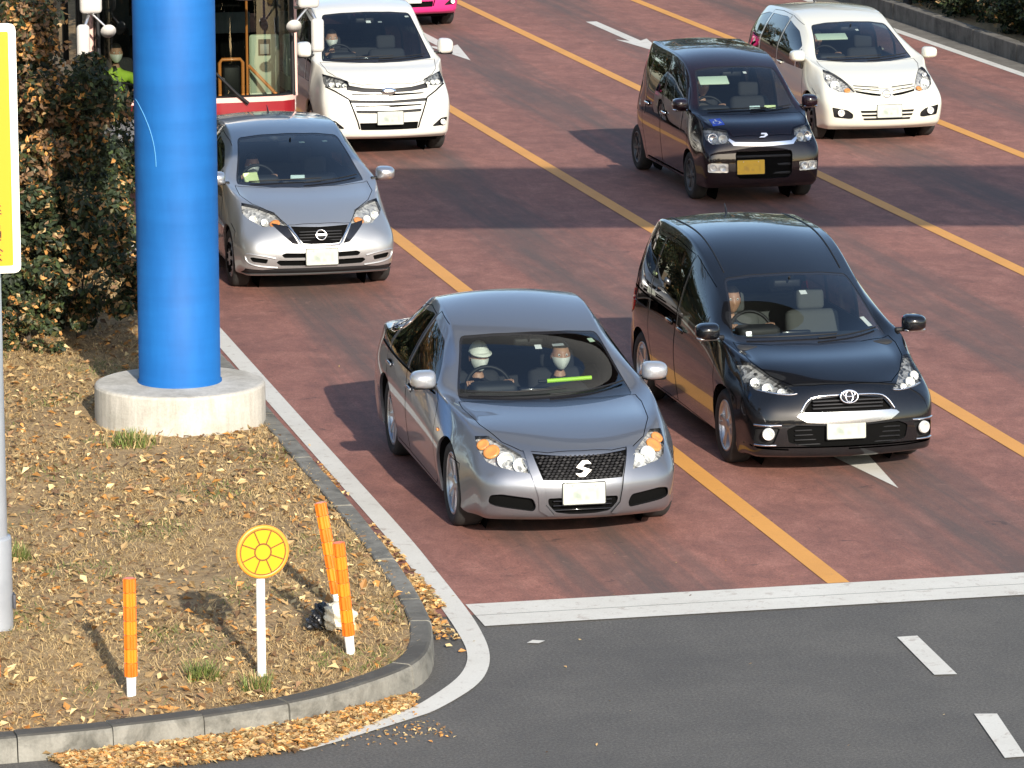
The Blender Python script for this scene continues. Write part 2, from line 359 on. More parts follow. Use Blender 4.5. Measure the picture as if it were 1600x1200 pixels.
class Car:
    def __init__(s, name, rows, Wm, lv=3, creases={}, **kw):
        s.Wm=Wm; s.rows=rows; s.G=cage_points(rows, Wm, **kw)
        V,Nn,F=body_surface(s.G, creases, lv); s.base=(V,Nn,F)
        s.bvh=BVHTree.FromPolygons([tuple(v) for v in V], F); s.V=V; s.N=Nn; s.F=F
        bm=bmesh.new(); lay=bm.verts.layers.float_vector.new('nn'); vs=[]
        for v,n in zip(V,Nn):
            q=bm.verts.new(v); q[lay]=Vector(n); vs.append(q)
        for f in F: bm.faces.new([vs[i] for i in f])
        bm.normal_update(); s.bm=bm; s.lay=lay; s.mb=MB()
    def setup(s, name, label, cat, group, loc, rz, paintm):
        s.root=empty(name, loc, rz, label, cat, group); s.paint=paintm; return s
    def ray(s, o, d):
        h=s.bvh.ray_cast(Vector(o), Vector(d)); return h
    def hit2(s, view, sx, p):
        a,b,d=view_axes(view,sx)
        if len(p)==3: q=Vector((p[0]*sx if sx<0 else p[0],p[1],p[2])); u,w=q.dot(a),q.dot(b)
        else: u,w=p
        o=a*u+b*w-d*8
        h=s.bvh.ray_cast(o,d)
        if h[0] is None: return None,None
        n=h[1] if h[1].dot(d)<0 else -h[1]
        return h[0],n
    def cut(s, poly, view, sx=1, lim=-.03, keep=False):
        a,b,d=view_axes(view,sx)
        if len(poly[0])==3: P=[(Vector((p[0]*sx,p[1],p[2])).dot(a), Vector((p[0]*sx,p[1],p[2])).dot(b)) for p in poly]
        else: P=[tuple(p) for p in poly]
        u0,u1=min(p[0] for p in P),max(p[0] for p in P); w0,w1=min(p[1] for p in P),max(p[1] for p in P)
        bm=s.bm; bm.normal_update()
        half=view in ('S',) or not isinstance(view,str)
        def bb(f):
            us=[v.co.dot(a) for v in f.verts]; ws=[v.co.dot(b) for v in f.verts]; return min(us),max(us),min(ws),max(ws)
        cand=[]
        for f in bm.faces:
            if f.normal.dot(d)>lim: continue
            if half and f.calc_center_median().x*sx<0: continue
            q=bb(f)
            if q[1]<u0 or q[0]>u1 or q[3]<w0 or q[2]>w1: continue
            cand.append(f)
        k=len(P)
        for i in range(k):
            p,q=P[i],P[(i+1)%k]; e=Vector((q[0]-p[0],q[1]-p[1]))
            if e.length<1e-5: continue
            no=(a*(-e.y)+b*e.x).normalized(); co=a*p[0]+b*p[1]
            lo=(min(p[0],q[0])-1e-4,max(p[0],q[0])+1e-4,min(p[1],q[1])-1e-4,max(p[1],q[1])+1e-4)
            sub=[]; rest=[]
            for f in cand:
                if not f.is_valid: continue
                z=bb(f)
                (rest if (z[1]<lo[0] or z[0]>lo[1] or z[3]<lo[2] or z[2]>lo[3]) else sub).append(f)
            if not sub: continue
            es=set(e for f in sub for e in f.edges); vs=set(v for f in sub for v in f.verts)
            r=bmesh.ops.bisect_plane(bm, geom=list(vs)+list(es)+sub, dist=1e-5, plane_co=co, plane_no=no)
            nf=[g for g in r['geom'] if isinstance(g,bmesh.types.BMFace)]
            cand=rest+list({f for f in nf+[f for f in sub if f.is_valid]})
        reg=[]
        for f in cand:
            if not f.is_valid: continue
            c=f.calc_center_median()
            if inside((c.dot(a),c.dot(b)),P): reg.append(f)
        pc=Piece(reg, s.lay)
        if not keep: bmesh.ops.delete(bm, geom=reg, context='FACES')
        pc.P=P; pc.ax=(a,b,d); return pc
    # ---- feature builders
    def skin(s, mb, pc, m, off=0, vec=None, flip=False):
        mb.add(pc.at(off,vec), pc.f, m, norms=pc.n)
    def walls(s, mb, pc, m, o0, o1, v0=None, v1=None):
        A=pc.at(o0,v0); B=pc.at(o1,v1); 
        for i,j in pc.border(): mb.add([A[i],A[j],B[j],B[i]], [[0,1,2,3]], m)
    def part(s, name, pc, m, off=0.0, back=None, wallm=None, label=None, parent=None):
        mb=MB(); s.skin(mb, pc, m, off); s.walls(mb, pc, wallm or m, off, back if back is not None else min(off,0)-.008)
        o=mb.build(name, parent or s.root); 
        if label: o['label']=label
        return o
    def window(s, name, poly, view, sx=1, frit=.02, m=None, fritm=None, depth=.004):
        """glass pane with a black edge band, set a little below the surrounding metal"""
        outer=s.cut(poly, view, sx, keep=False); mb=MB()
        # re-cut inner from a small bmesh of the piece
        bm2=bmesh.new(); lay=bm2.verts.layers.float_vector.new('nn'); vs=[]
        for v,n in zip(outer.v,outer.n): q=bm2.verts.new(v); q[lay]=n; vs.append(q)
        for f in outer.f:
            try: bm2.faces.new([vs[i] for i in f])
            except ValueError: pass
        bm2.normal_update(); old=(s.bm,s.lay); s.bm,s.lay=bm2,lay
        P2=shrink(outer.P, frit) if not callable(frit) else frit(outer.P)
        a,b,d=outer.ax
        inner=s.cut(P2, view, sx)
        ring=Piece(list(bm2.faces), lay); s.bm,s.lay=old; bm2.free()
        s.skin(mb, inner, m or M['wind'], -depth); s.skin(mb, ring, fritm or M['black_gloss'], -depth+.0005)
        s.walls(mb, outer, M['black_plastic'], 0, -depth-.012)
        return mb.build(name, s.root)
    def recess(s, name, poly, view, depth=.05, m=None, wallm=None, sx=1, vec=None, parent=None, inner=None):
        pc=s.cut(poly, view, sx); mb=MB(); vec=Vector(vec) if vec else pc.ax[2]*depth
        s.skin(mb, pc, m or M['void'], 0, vec); s.walls(mb, pc, wallm or M['black_plastic'], 0, 0, None, vec)
        if inner: inner(mb, pc)
        return mb.build(name, parent or s.root)
    def ribbon(s, pts, view, sx=1, w=.007, m=None, off=.0015, mb=None, step=.025, closed=False):
        P=[Vector(p) for p in pts]; 
        if closed: P=P+[P[0]]
        Q=[]
        for i in range(len(P)-1):
            n=max(1,int((P[i+1]-P[i]).length/step))
            for t in range(n): Q.append(P[i].lerp(P[i+1],t/n))
        Q.append(P[-1]); H=[]
        for q in Q:
            h,n=s.hit2(view, sx, tuple(q)); H.append((h,n))
        mb=mb or s.mb; prev=None; A=[]
        for i,(h,n) in enumerate(H):
            if h is None: A.append(None); continue
            j0=H[i-1][0] if i>0 and H[i-1][0] is not None else h; j1=H[i+1][0] if i<len(H)-1 and H[i+1][0] is not None else h
            t=(j1-j0)
            if t.length<1e-6: A.append(None); continue
            sd=t.normalized().cross(n).normalized()*w/2; A.append((h+sd+n*off, h-sd+n*off, n))
        for i in range(len(A)-1):
            if A[i] is None or A[i+1] is None: continue
            if view=='S' and (abs(A[i][2].x)<.45 or abs(A[i+1][2].x)<.45 or abs(A[i][0].x)<s.Wm*.6): continue
            if (A[i][0]-A[i+1][0]).length>.15: continue
            mb.add([A[i][0],A[i][1],A[i+1][1],A[i+1][0]], [[0,1,2,3]], m or M['void'], norms=[A[i][2],A[i][2],A[i+1][2],A[i+1][2]])
    def finish(s, name='body'):
        pc=Piece(list(s.bm.faces), s.lay); s.mb.add(pc.v, pc.f, s.paint, norms=pc.n); s.bm.free()
        return s.mb.build(name, s.root)
    def arch(s, yc, zc, r, depth=.26):
        for sx in (1,-1):
            P=[(yc+r*math.cos(t), zc+r*math.sin(t)) for t in np.linspace(0,2*math.pi,40,endpoint=False)]
            pc=s.cut(P,'S',sx); mb=s.mb
            A=pc.v
            for i,j in pc.border():
                if A[i].z<.21 and A[j].z<.21: continue
                B=[Vector((A[k].x-sx*depth,yc+(A[k].y-yc)*.97,zc+(A[k].z-zc)*.97)) for k in (i,j)]
                lip=[Vector((A[k].x-sx*.025,A[k].y,A[k].z)) for k in (i,j)]
                mb.add([A[i],A[j],lip[1],lip[0]],[[0,1,2,3]],s.paint); mb.add([lip[0],lip[1],B[1],B[0]],[[0,1,2,3]],M['void'])
            # back wall of the arch
            n=24; mb.add([(sx*(s.Wm-depth-.03),yc+(r+.02)*math.cos(2*math.pi*t/n),zc+(r+.02)*math.sin(2*math.pi*t/n)) for t in range(n)],[list(range(n))],M['void'])
def wheel(r, w, style, rim_r, mats, nsp=10):
    """one road wheel (Empty > tyre, rim); axle along local x, outside towards -x"""
    root=bpy.data.objects.new('wheel', None); C.objects.link(root)
    X=Matrix.Rotation(R(-90),4,'Y')   # local z -> -x
    mb=MB(); h=w/2
    prof=[(rim_r-.01,-h*.8),(rim_r+.02,-h*.95),(r-.03,-h),(r-.008,-h*.82),(r,-h*.6),(r,h*.6),(r-.008,h*.82),(r-.03,h),(rim_r+.02,h*.95),(rim_r-.01,h*.8)]
    mb.lathe(prof, M['rubber'], 40, X)
    for k in range(-2,3):
        pass
    mb.build('tyre', root)
    mb=MB(); rm=mats
    mb.lathe([(rim_r*.99,-h*.75),(rim_r*.9,-h*.5),(rim_r*.9,h*.3),(rim_r*.95,h*.72),(rim_r,h*.8),(rim_r+.006,h*.86),(rim_r-.012,h*.9),(rim_r*.93,h*.76)], rm, 40, X)
    mb.lathe([(0.0,h*.1),(rim_r*.9,h*.1)], M['void'], 24, X)
    if style=='cap':
        mb.lathe([(rim_r*.95,h*.74),(rim_r*.75,h*.95),(rim_r*.3,h*.98),(0,h*1.0)], rm, 32, X)
        for k in range(nsp):
            a=2*math.pi*k/nsp; c=X@Matrix.Rotation(a,4,'Z')
            P=[(rim_r*.45,-.016),(rim_r*.78,-.03),(rim_r*.78,.03),(rim_r*.45,.016)]
            mb.ext(P, c@Matrix.Translation((0,0,h*.93)), .012, M['void'])
    else:
        mb.lathe([(rim_r*.26,h*.45),(rim_r*.25,h*.72),(rim_r*.12,h*.78),(0,h*.78)], rm, 20, X)
        for k in range(nsp):
            a=2*math.pi*k/nsp
            if style=='pair': a=2*math.pi*(k//2)/(nsp/2)+(.14 if k%2 else -.14)
            c=X@Matrix.Rotation(a,4,'Z')
            z0,z1=h*.66,h*.80; ww=.016 if style=='pair' else .014
            v=[(rim_r*.15,-ww*1.2,z0),(rim_r*.15,ww*1.2,z0),(rim_r*.96,ww*.8,z1),(rim_r*.96,-ww*.8,z1)]
            lo=[(x,y*1.5,z-.045) for x,y,z in v]
            mb.add([c@Vector(q) for q in v+lo],[[0,1,2,3],[4,7,6,5],[0,4,5,1],[2,6,7,3],[1,5,6,2],[0,3,7,4]],rm)
    mb.build('rim', root)
    return root
def put_wheels(car, w, r, width, yf, yr, inset=.02):
    first=True
    for y in (yf,yr):
        for sx in (-1,1):
            o=w if first else copy_tree(w); first=False
            o.parent=car.root; o.location=(sx*(car.Wm-inset-width/2), y, r); o.rotation_euler=(R(17*y*sx),0,0 if sx<0 else math.pi)
# ------------------------------------------------------------------ body tables (metres; y back from the nose)
# y0,z0 centre line | x3,y3,z3 hood edge / pillar / roof rail | x4,y4,z4 belt | x5,y5,z5 widest | y7 sill
SEDAN=[(.16,.19,.64,.27,.19,.74,.43,.19,.79,.52,.19,.57),(.05,.24,.66,.19,.25,.775,.40,.25,.825,.55,.22,.62),
(.0,.42,.67,.145,.43,.80,.40,.43,.85,.59,.32,.68),(.02,.54,.66,.18,.56,.81,.44,.56,.868,.64,.40,.74),
(.10,.70,.575,.26,.67,.78,.54,.70,.885,.70,.52,.82),(.26,.765,.61,.42,.755,.79,.68,.78,.898,.78,.58,.92),
(.70,.855,.65,.78,.85,.81,.92,.86,.905,.95,.62,1.08),(1.19,.915,.70,1.40,.90,.84,1.38,.935,.91,1.40,.64,1.40),
(1.62,1.12,.635,1.80,1.10,.862,1.75,.95,.91,1.78,.65,1.78),(2.05,1.325,.565,2.19,1.30,.875,2.2,.96,.91,2.2,.66,2.2),
(2.75,1.48,.56,2.75,1.43,.88,2.75,.97,.91,2.75,.67,2.75),(3.38,1.425,.54,3.38,1.375,.875,3.35,.98,.91,3.35,.68,3.35),
(4.08,1.12,.58,3.98,1.08,.83,4.0,1.0,.905,3.9,.70,3.85),(4.50,1.05,.62,4.42,1.02,.79,4.35,.98,.88,4.25,.72,4.1),
(4.65,.65,.62,4.57,.65,.80,4.42,.65,.87,4.35,.5,4.2),(4.52,.25,.62,4.48,.25,.78,4.38,.25,.84,4.3,.25,4.25)]
MPV=[(.14,.16,.64,.24,.16,.75,.38,.16,.78,.44,.16,.48),(.03,.20,.68,.13,.21,.79,.33,.21,.805,.46,.18,.52),
(.0,.42,.69,.11,.43,.80,.34,.43,.82,.50,.32,.58),(.03,.58,.68,.15,.60,.81,.38,.60,.83,.54,.42,.64),
(.10,.74,.58,.24,.72,.78,.50,.74,.835,.60,.54,.72),(.24,.81,.56,.40,.79,.755,.68,.84,.84,.72,.62,.84),
(.55,.90,.60,.66,.885,.77,.86,.91,.845,.90,.68,.98),(.93,.965,.64,1.16,.965,.79,1.16,.99,.8475,1.16,.70,1.16),
(1.40,1.20,.595,1.55,1.18,.80,1.5,1.01,.8475,1.5,.71,1.5),(1.90,1.43,.545,2.05,1.40,.805,2.0,1.03,.8475,2.,.72,2.0),
(2.7,1.65,.55,2.7,1.60,.81,2.7,1.06,.8475,2.7,.73,2.7),(3.5,1.655,.54,3.5,1.61,.81,3.5,1.09,.8475,3.5,.74,3.5),
(4.0,1.57,.54,3.92,1.53,.78,3.88,1.11,.84,3.85,.75,3.82),(4.15,1.10,.60,4.05,1.10,.76,3.98,1.10,.82,3.95,.78,3.9),
(4.235,.65,.62,4.15,.65,.77,4.05,.65,.82,4.0,.5,3.95),(4.15,.25,.62,4.1,.25,.76,4.0,.25,.80,3.95,.25,3.92)]
HATCH=[(.16,.20,.66,.24,.20,.76,.38,.2,.78,.44,.2,.5),(.05,.26,.68,.15,.27,.79,.34,.27,.81,.46,.23,.54),
(.0,.42,.70,.12,.43,.81,.34,.43,.83,.5,.33,.6),(.03,.56,.68,.16,.58,.81,.38,.58,.835,.54,.42,.66),
(.10,.71,.58,.26,.70,.77,.52,.73,.84,.6,.54,.74),(.28,.80,.57,.44,.79,.75,.72,.84,.845,.74,.62,.86),
(.62,.91,.62,.72,.90,.77,.92,.92,.8475,.92,.66,1.0),(1.0,1.0,.67,1.24,1.005,.80,1.22,1.01,.8475,1.22,.68,1.22),
(1.48,1.23,.61,1.64,1.21,.81,1.6,1.03,.8475,1.6,.69,1.6),(1.95,1.41,.545,2.08,1.38,.815,2.05,1.045,.8475,2.05,.70,2.05),
(2.55,1.52,.54,2.55,1.475,.82,2.55,1.06,.8475,2.55,.71,2.55),(3.4,1.47,.53,3.4,1.43,.81,3.4,1.09,.8475,3.4,.72,3.4),
(3.88,1.37,.53,3.8,1.34,.77,3.78,1.10,.84,3.75,.74,3.72),(4.02,1.0,.58,3.95,1.0,.75,3.88,1.0,.82,3.85,.76,3.8),
(4.1,.65,.6,4.03,.65,.76,3.93,.65,.81,3.9,.5,3.85),(4.02,.25,.6,3.97,.25,.75,3.88,.25,.79,3.84,.25,3.8)]
ROUND=[(.16,.19,.66,.24,.19,.76,.38,.19,.78,.44,.19,.5),(.05,.25,.68,.14,.26,.79,.32,.26,.81,.45,.22,.54),
(.0,.42,.70,.10,.43,.81,.31,.43,.83,.5,.33,.6),(.02,.56,.68,.13,.58,.81,.34,.58,.835,.54,.42,.66),
(.10,.70,.58,.22,.69,.77,.44,.73,.84,.56,.54,.74),(.25,.79,.56,.36,.78,.74,.62,.85,.842,.70,.62,.86),
(.52,.90,.60,.60,.89,.76,.80,.92,.845,.84,.66,.94),(.85,.98,.64,1.02,.985,.795,1.02,1.0,.845,1.02,.68,1.02),
(1.28,1.20,.585,1.40,1.18,.805,1.38,1.02,.845,1.38,.69,1.38),(1.72,1.385,.525,1.82,1.36,.81,1.8,1.03,.845,1.8,.70,1.8),
(2.4,1.535,.53,2.4,1.49,.815,2.4,1.045,.845,2.4,.71,2.4),(3.3,1.50,.52,3.3,1.46,.81,3.3,1.07,.845,3.3,.72,3.3),
(3.80,1.40,.52,3.72,1.37,.77,3.70,1.08,.84,3.68,.74,3.65),(3.95,1.0,.57,3.88,1.0,.75,3.80,1.0,.82,3.78,.76,3.74),
(4.05,.65,.6,3.98,.65,.76,3.87,.65,.81,3.84,.5,3.8),(3.97,.25,.6,3.92,.25,.75,3.82,.25,.79,3.78,.25,3.75)]
VAN=[(.12,.25,.68,.20,.25,.78,.36,.25,.80,.46,.25,.50),(.03,.30,.71,.12,.31,.81,.31,.31,.83,.48,.28,.54),
(.0,.50,.72,.09,.51,.825,.29,.51,.85,.52,.38,.60),(.02,.70,.71,.11,.71,.83,.31,.71,.86,.56,.48,.66),
(.08,.91,.62,.18,.89,.80,.42,.91,.862,.62,.60,.74),(.20,1.00,.62,.30,.99,.78,.58,1.01,.865,.72,.70,.84),
(.42,1.09,.66,.50,1.085,.80,.70,1.10,.866,.82,.76,.94),(.65,1.155,.71,.80,1.16,.825,.82,1.15,.8675,.88,.80,1.0),
(1.08,1.43,.645,1.18,1.42,.83,1.2,1.16,.8675,1.2,.81,1.2),(1.50,1.675,.585,1.58,1.655,.835,1.6,1.17,.8675,1.6,.81,1.6),
(2.2,1.82,.59,2.2,1.775,.84,2.2,1.18,.8675,2.2,.82,2.2),(4.0,1.80,.58,4.0,1.76,.835,4.0,1.18,.8675,4.0,.82,4.0),
(4.5,1.73,.58,4.45,1.70,.80,4.42,1.18,.86,4.4,.82,4.4),(4.6,1.15,.62,4.55,1.15,.78,4.5,1.15,.84,4.48,.8,4.45),
(4.71,.65,.62,4.65,.65,.79,4.55,.65,.83,4.5,.5,4.48),(4.65,.28,.62,4.6,.28,.78,4.5,.28,.81,4.45,.28,4.42)]
KEI=[(.10,.20,.58,.15,.20,.66,.26,.20,.68,.34,.20,.38),(.02,.26,.60,.08,.27,.69,.22,.27,.71,.36,.23,.42),
(.0,.44,.61,.06,.45,.70,.21,.45,.72,.40,.34,.47),(.02,.62,.60,.08,.63,.71,.23,.63,.728,.44,.46,.53),
(.06,.75,.54,.13,.74,.68,.30,.76,.732,.48,.58,.60),(.14,.85,.54,.21,.84,.66,.40,.87,.735,.56,.66,.70),
(.34,.94,.56,.40,.935,.66,.54,.95,.736,.64,.72,.80),(.58,1.005,.60,.72,1.01,.695,.72,1.0,.7375,.74,.74,.86),
(.95,1.25,.55,1.04,1.235,.70,1.06,1.01,.7375,1.06,.75,1.06),(1.30,1.455,.485,1.37,1.43,.705,1.4,1.02,.7375,1.4,.75,1.4),
(1.9,1.62,.49,1.9,1.57,.71,1.9,1.03,.7375,1.9,.76,1.9),(2.8,1.625,.48,2.8,1.58,.705,2.8,1.04,.7375,2.8,.76,2.8),
(3.2,1.56,.48,3.14,1.53,.67,3.1,1.05,.73,3.1,.77,3.08),(3.3,1.05,.52,3.24,1.05,.66,3.18,1.05,.715,3.16,.76,3.12),
(3.39,.6,.53,3.34,.6,.66,3.26,.6,.70,3.22,.5,3.18),(3.34,.25,.52,3.3,.25,.65,3.2,.25,.69,3.16,.25,3.12)]

def widen(rows, d):
    """set the roof rails further out (upright cabin sides)"""
    return [r if not 8<=k<=12 else r[:2]+(r[2]+d*(.55 if k==8 else 1.0),)+r[3:] for k,r in enumerate(rows)]
SEDAN=widen(SEDAN,.035); MPV=widen(MPV,.075); HATCH=widen(HATCH,.05); ROUND=widen(ROUND,.05); VAN=widen(VAN,.06); KEI=widen(KEI,.065)
# ------------------------------------------------------------------ shared car features
VIEWS['B']=((1,0,0),(0,0,1),(0,-1,0))
LAMP_DIR=(-.42,.86,-.30)
def interp(pts, y):
    pts=sorted(pts)
    if y<=pts[0][0]: return pts[0][1]
    for (a,b),(c,d) in zip(pts,pts[1:]):
        if a<=y<=c: return b+(d-b)*(y-a)/max(1e-6,c-a)
    return pts[-1][1]
def clip_y(P, y0, y1):
    for lim,sg in ((y0,1),(y1,-1)):
        out=[]
        for i in range(len(P)):
            a,b=P[i-1],P[i]; ia=(a[0]-lim)*sg>=0; ib=(b[0]-lim)*sg>=0
            if ia!=ib:
                t=(lim-a[0])/(b[0]-a[0]); out.append((lim,a[1]+(b[1]-a[1])*t))
            if ib: out.append(b)
        P=out
    return P
def dlo(car, y0, y1, top=.06, bot=.03):
    """outline of the side glass between belt and roof rail, in (y,z)"""
    b=[(r[7],r[8]) for r in car.rows[6:14]]; t=[(r[3],r[4]) for r in car.rows[7:13]]
    ys=np.linspace(y0,y1,40); lo=[(y,interp(b,y)+bot) for y in ys]; hi=[(y,interp(t,y)-top) for y in ys]
    k=[i for i in range(40) if hi[i][1]>lo[i][1]+.012]
    return [lo[i] for i in k]+[hi[i] for i in reversed(k)]
def glazing(car, wsh, y0, y1, splits, mats, frit=.022, wsfrit=.03, wszmin=None, top=.06, bot=.03, wm=None, rnd_=.035, gap=.025, belt=None):
    def fr(P):
        Q=shrink(P, wsfrit)
        if wszmin is not None: Q=[(x,max(z,wszmin)) for x,z in Q]
        return Q
    car.window('windscreen', rnd(mir(wsh),.04), 'F', 1, fr, wm or M['wind'])
    D=dlo(car,y0,y1,top,bot); ed=[y0]+splits+[y1]
    for sx in (-1,1):
        for i in range(len(ed)-1):
            P=clip_y(D, ed[i]+(gap if i else 0), ed[i+1]-(gap if i<len(ed)-2 else 0))
            if belt and len(P)>2 and i==0:
                b=[(r[7],r[8]+bot-.008) for r in car.rows[6:14]]; car.ribbon([(y,interp(b,y)) for y in np.linspace(y0+.12,y1-.02,30)],'S',sx,.016,belt,.004)
            if len(P)>2: car.window('side_window', rnd(P,rnd_), 'S', sx, .014, mats[i])
def rear_glass(car, half):
    car.window('rear_window', rnd(mir(half),.04), 'B', 1, .03, M['priv'])
def panel(car, name, P, view, sx=1, seam=.006, parent=None, m=None, label=None):
    pc=car.cut(P, view, sx, -.4 if view=='S' else -.03); mb=MB(); car.skin(mb, pc, m or car.paint)
    car.ribbon(P, view, sx, seam, M['void'], .0012, mb, closed=True)
    o=mb.build(name, parent or car.root)
    if label: o['label']=label
    return o
def handle(car, door, sx, y, z, chrome=False):
    h,n=car.hit2('S',sx,(y,z)); mb=MB(); c=h+n*.014
    mb.box(c,(.022,.20,.028), M['chrome'] if chrome else car.paint, .009, 2); mb.box(h+n*.003,(.006,.12,.06),M['void'],.002,1)
    mb.build('handle', door)
def doors(car, cuts, zlo, handles, wr=None, chrome=False):
    """cuts: list of (polygon in (y,z))"""
    for sx in (-1,1):
        for P,(hy,hz_) in zip(cuts,handles):
            d=panel(car,'door',P,'S',sx); handle(car,d,sx,hy,hz_,chrome)
def lamp(car, P, bowls, name='headlight', view=LAMP_DIR, depth=.045, floor=None, amber=(), label=None, wall=None, bar=None):
    for sx in (-1,1):
        pc=car.cut(P, view, sx); mb=MB(); n=sum(pc.n,Vector()).normalized(); v=-n*depth
        car.skin(mb, pc, floor or M['bulb'], 0, v); car.walls(mb, pc, wall or M['black_gloss'], -.002, 0, None, v)
        def place(p):
            q=Vector((p[0]*sx,p[1],p[2])); h=car.bvh.find_nearest(q); return h[0]
        for (p,r,m) in list(bowls):
            c=place(p)-n*.02; q=Vector((n.x*.5,n.y,n.z*.3)).normalized().to_track_quat('Z','Y').to_matrix().to_4x4()
            T=Matrix.Translation(c)@q
            mb.lathe([(r,.012),(r*1.06,.010),(r*1.06,-.005),(r,.0),(r*.8,-.018),(r*.45,-.03),(0,-.034)], m, 20, T)
            mb.lathe([(r*.34,-.03),(r*.34,-.004),(r*.2,.006),(0,.009)], M['lens'] if m is not M['amber'] else m, 12, T)
        for (p,r) in amber:
            c=place(p)-n*.018; mb.lathe([(r,-.012),(r*.94,.002),(r*.6,-.004),(0,-.008)], M['amber'], 20, Matrix.Translation(c)@n.to_track_quat('Z','Y').to_matrix().to_4x4())
        o=mb.build(name, car.root)
        mb=MB(); car.skin(mb, pc, M['lens'], .001); mb.build('lens', o)
def plate(car, x, z, y, m, tilt=-4, w=.33, h=.165):
    mb=MB(); T=Matrix.Translation((x,y,z))@Matrix.Rotation(R(tilt),4,'X')@Matrix.Rotation(R(90),4,'X')
    P=rnd([(-w/2,-h/2),(w/2,-h/2),(w/2,h/2),(-w/2,h/2)],.012)
    mb.ext(P, T, .006, m, .002)
    P=rnd([(-w/2-.006,-h/2-.006),(w/2+.006,-h/2-.006),(w/2+.006,h/2+.006),(-w/2-.006,h/2+.006)],.014)
    mb.ext(P, T@Matrix.Translation((0,0,-.014)), .0135, M['black_plastic'])
    for sx in (-1,1): mb.lathe([(.006,0),(.005,.003),(0,.004)], M['satin'], 10, T@Matrix.Translation((sx*.09,h*.38,.006)))
    mb.build('number_plate', car.root)
def mirrors(car, y, z, x, m, size=(.21,.11,.145), under=None, ind=None):
    for sx in (-1,1):
        mb=MB(); bm=bmesh.new(); bmesh.ops.create_uvsphere(bm, u_segments=20, v_segments=14, radius=1)
        for v in bm.verts:
            q=v.co
            if q.y>.25: q.y=.25
            v.co=Vector((math.copysign(abs(q.x)**.62,q.x)*size[0]/2, q.y*size[1], math.copysign(abs(q.z)**.6,q.z)*size[2]/2*(1-.12*q.x*sx)))
        T=Matrix.Translation((sx*(x+size[0]/2),y,z)); mb.bm(bm, m, T)
        mb.box((sx*(x+.01),y+.03,z-size[2]*.42),(.12,.05,.035), M['black_plastic'], .012)
        if under: mb.box((sx*(x+size[0]/2),y-.02,z-size[2]*.40),(size[0]*.86,size[1]*.9,size[2]*.22), under, .02, 3)
        if ind: mb.box((sx*(x+size[0]*.55),y-size[1]*.97,z-.01),(size[0]*.5,.012,.02), ind, .004)
        o=mb.build('side_mirror', car.root)
        g=MB(); g.lathe([(0,0),(1,0)], M['mirror_face'], 20, T@Matrix.Translation((0,size[1]*.25+.002,0))@Matrix.Rotation(R(-90),4,'X')@Matrix.Diagonal((size[0]*.42,size[2]*.40,1,1)))
        g.build('mirror_glass', o)
def wipers(car, pts):
    for P in pts:
        H=[]
        for p in spl(P,5,False):
            h,n=car.hit2('F',1,p)
            if h is not None: H.append(h+n*.018)
        if len(H)>2:
            mb=MB(); mb.tube(H,.007,M['black_plastic'],6); mb.build('wiper', car.root)
def interior(car, yd, zf, ys, ws_, rear=None, seatm=None, wheel_x=-.36, dash_z=.90, dash_y=None, roof_z=1.35, zs=.0):
    """dashboard, wheel, seats; yd dashboard rear edge, ys front seat hip y"""
    sm=seatm or M['seat']; w=car.Wm-.14; dy=dash_y or yd-.5
    mb=MB(); mb.box((0,(yd+dy)/2,dash_z-.16),(2*w,yd-dy,.30),M['dash'],.05,3); mb.box((wheel_x,yd-.06,dash_z+.02),(.36,.22,.10),M['dash'],.04,3)
    mb.box((0,yd+.02,dash_z-.07),(.26,.05,.14),M['black_gloss'],.01); mb.box((0,(ys+yd)/2+.1,.55),(.20,ys-yd+.5,.22),M['dash'],.03)
    mb.build('dashboard', car.root)
    mb=MB(); q=Matrix.Translation((wheel_x,yd+.14,dash_z-.02))@Matrix.Rotation(R(63),4,'X')
    c=[q@Vector((.185*math.cos(t),.185*math.sin(t),0)) for t in np.linspace(0,2*math.pi,28,endpoint=False)]
    mb.tube(c,.016,M['black_plastic'],8,closed=True)
    mb.lathe([(0,.02),(.06,.015),(.075,-.02),(0,-.05)],M['dash'],16,q)
    for a in (0,180,270): mb.tube([q@Vector((.05*math.cos(R(a)),.05*math.sin(R(a)),0)),q@Vector((.18*math.cos(R(a)),.18*math.sin(R(a)),0))],.014,M['satin'] if a==270 else M['dash'],6)
    mb.build('steering_wheel', car.root)
    def seat(x,y,wd=.48,bench=False):
        mb=MB(); mb.box((x,y-.12,.45+zs),(wd,.52,.20),sm,.06,3)
        mb.box((x,y+.19,.78+zs),(wd,.17,.62),sm,.065,3,Matrix.Rotation(R(-16),3,'X'))
        for hx in ((x,) if not bench else (x-.36,x+.36)):
            mb.box((hx,y+.31,1.16+zs),(.25,.10,.18),sm,.04,3,Matrix.Rotation(R(-10),3,'X'))
            for k in (-1,1): mb.tube([(hx+k*.06,y+.29,1.02+zs),(hx+k*.06,y+.31,1.12+zs)],.007,M['satin'],6)
        mb.build('seat', car.root)
    seat(wheel_x,ys); seat(-wheel_x,ys)
    for ry in (rear or []): seat(0,ry,2*w*.9,True)
    mb=MB(); mb.box((0,ws_/2+.4,.27),(2*w,ws_-.3,.10),M['dash'],.02)
    # headlining under the roof and the rear-view mirror
    mb.build('floor_pan', car.root)
    mb=MB(); bx=Vector((0,yd+.30,roof_z)); mb.box(bx,(.24,.03,.065),M['black_plastic'],.014,2); mb.tube([bx,(0,yd+.22,roof_z+.07)],.010,M['black_plastic'],6)
    mb.build('rear_view_mirror', car.root)
def mesh_bars(car, name, zs, x0f, y, m, t=.010, d=.012):
    mb=MB()
    for z in zs:
        a,b=x0f(z); mb.box(((a+b)/2,y,z),(b-a,d,t),m,.003,1)
    return mb.build(name, car.root)
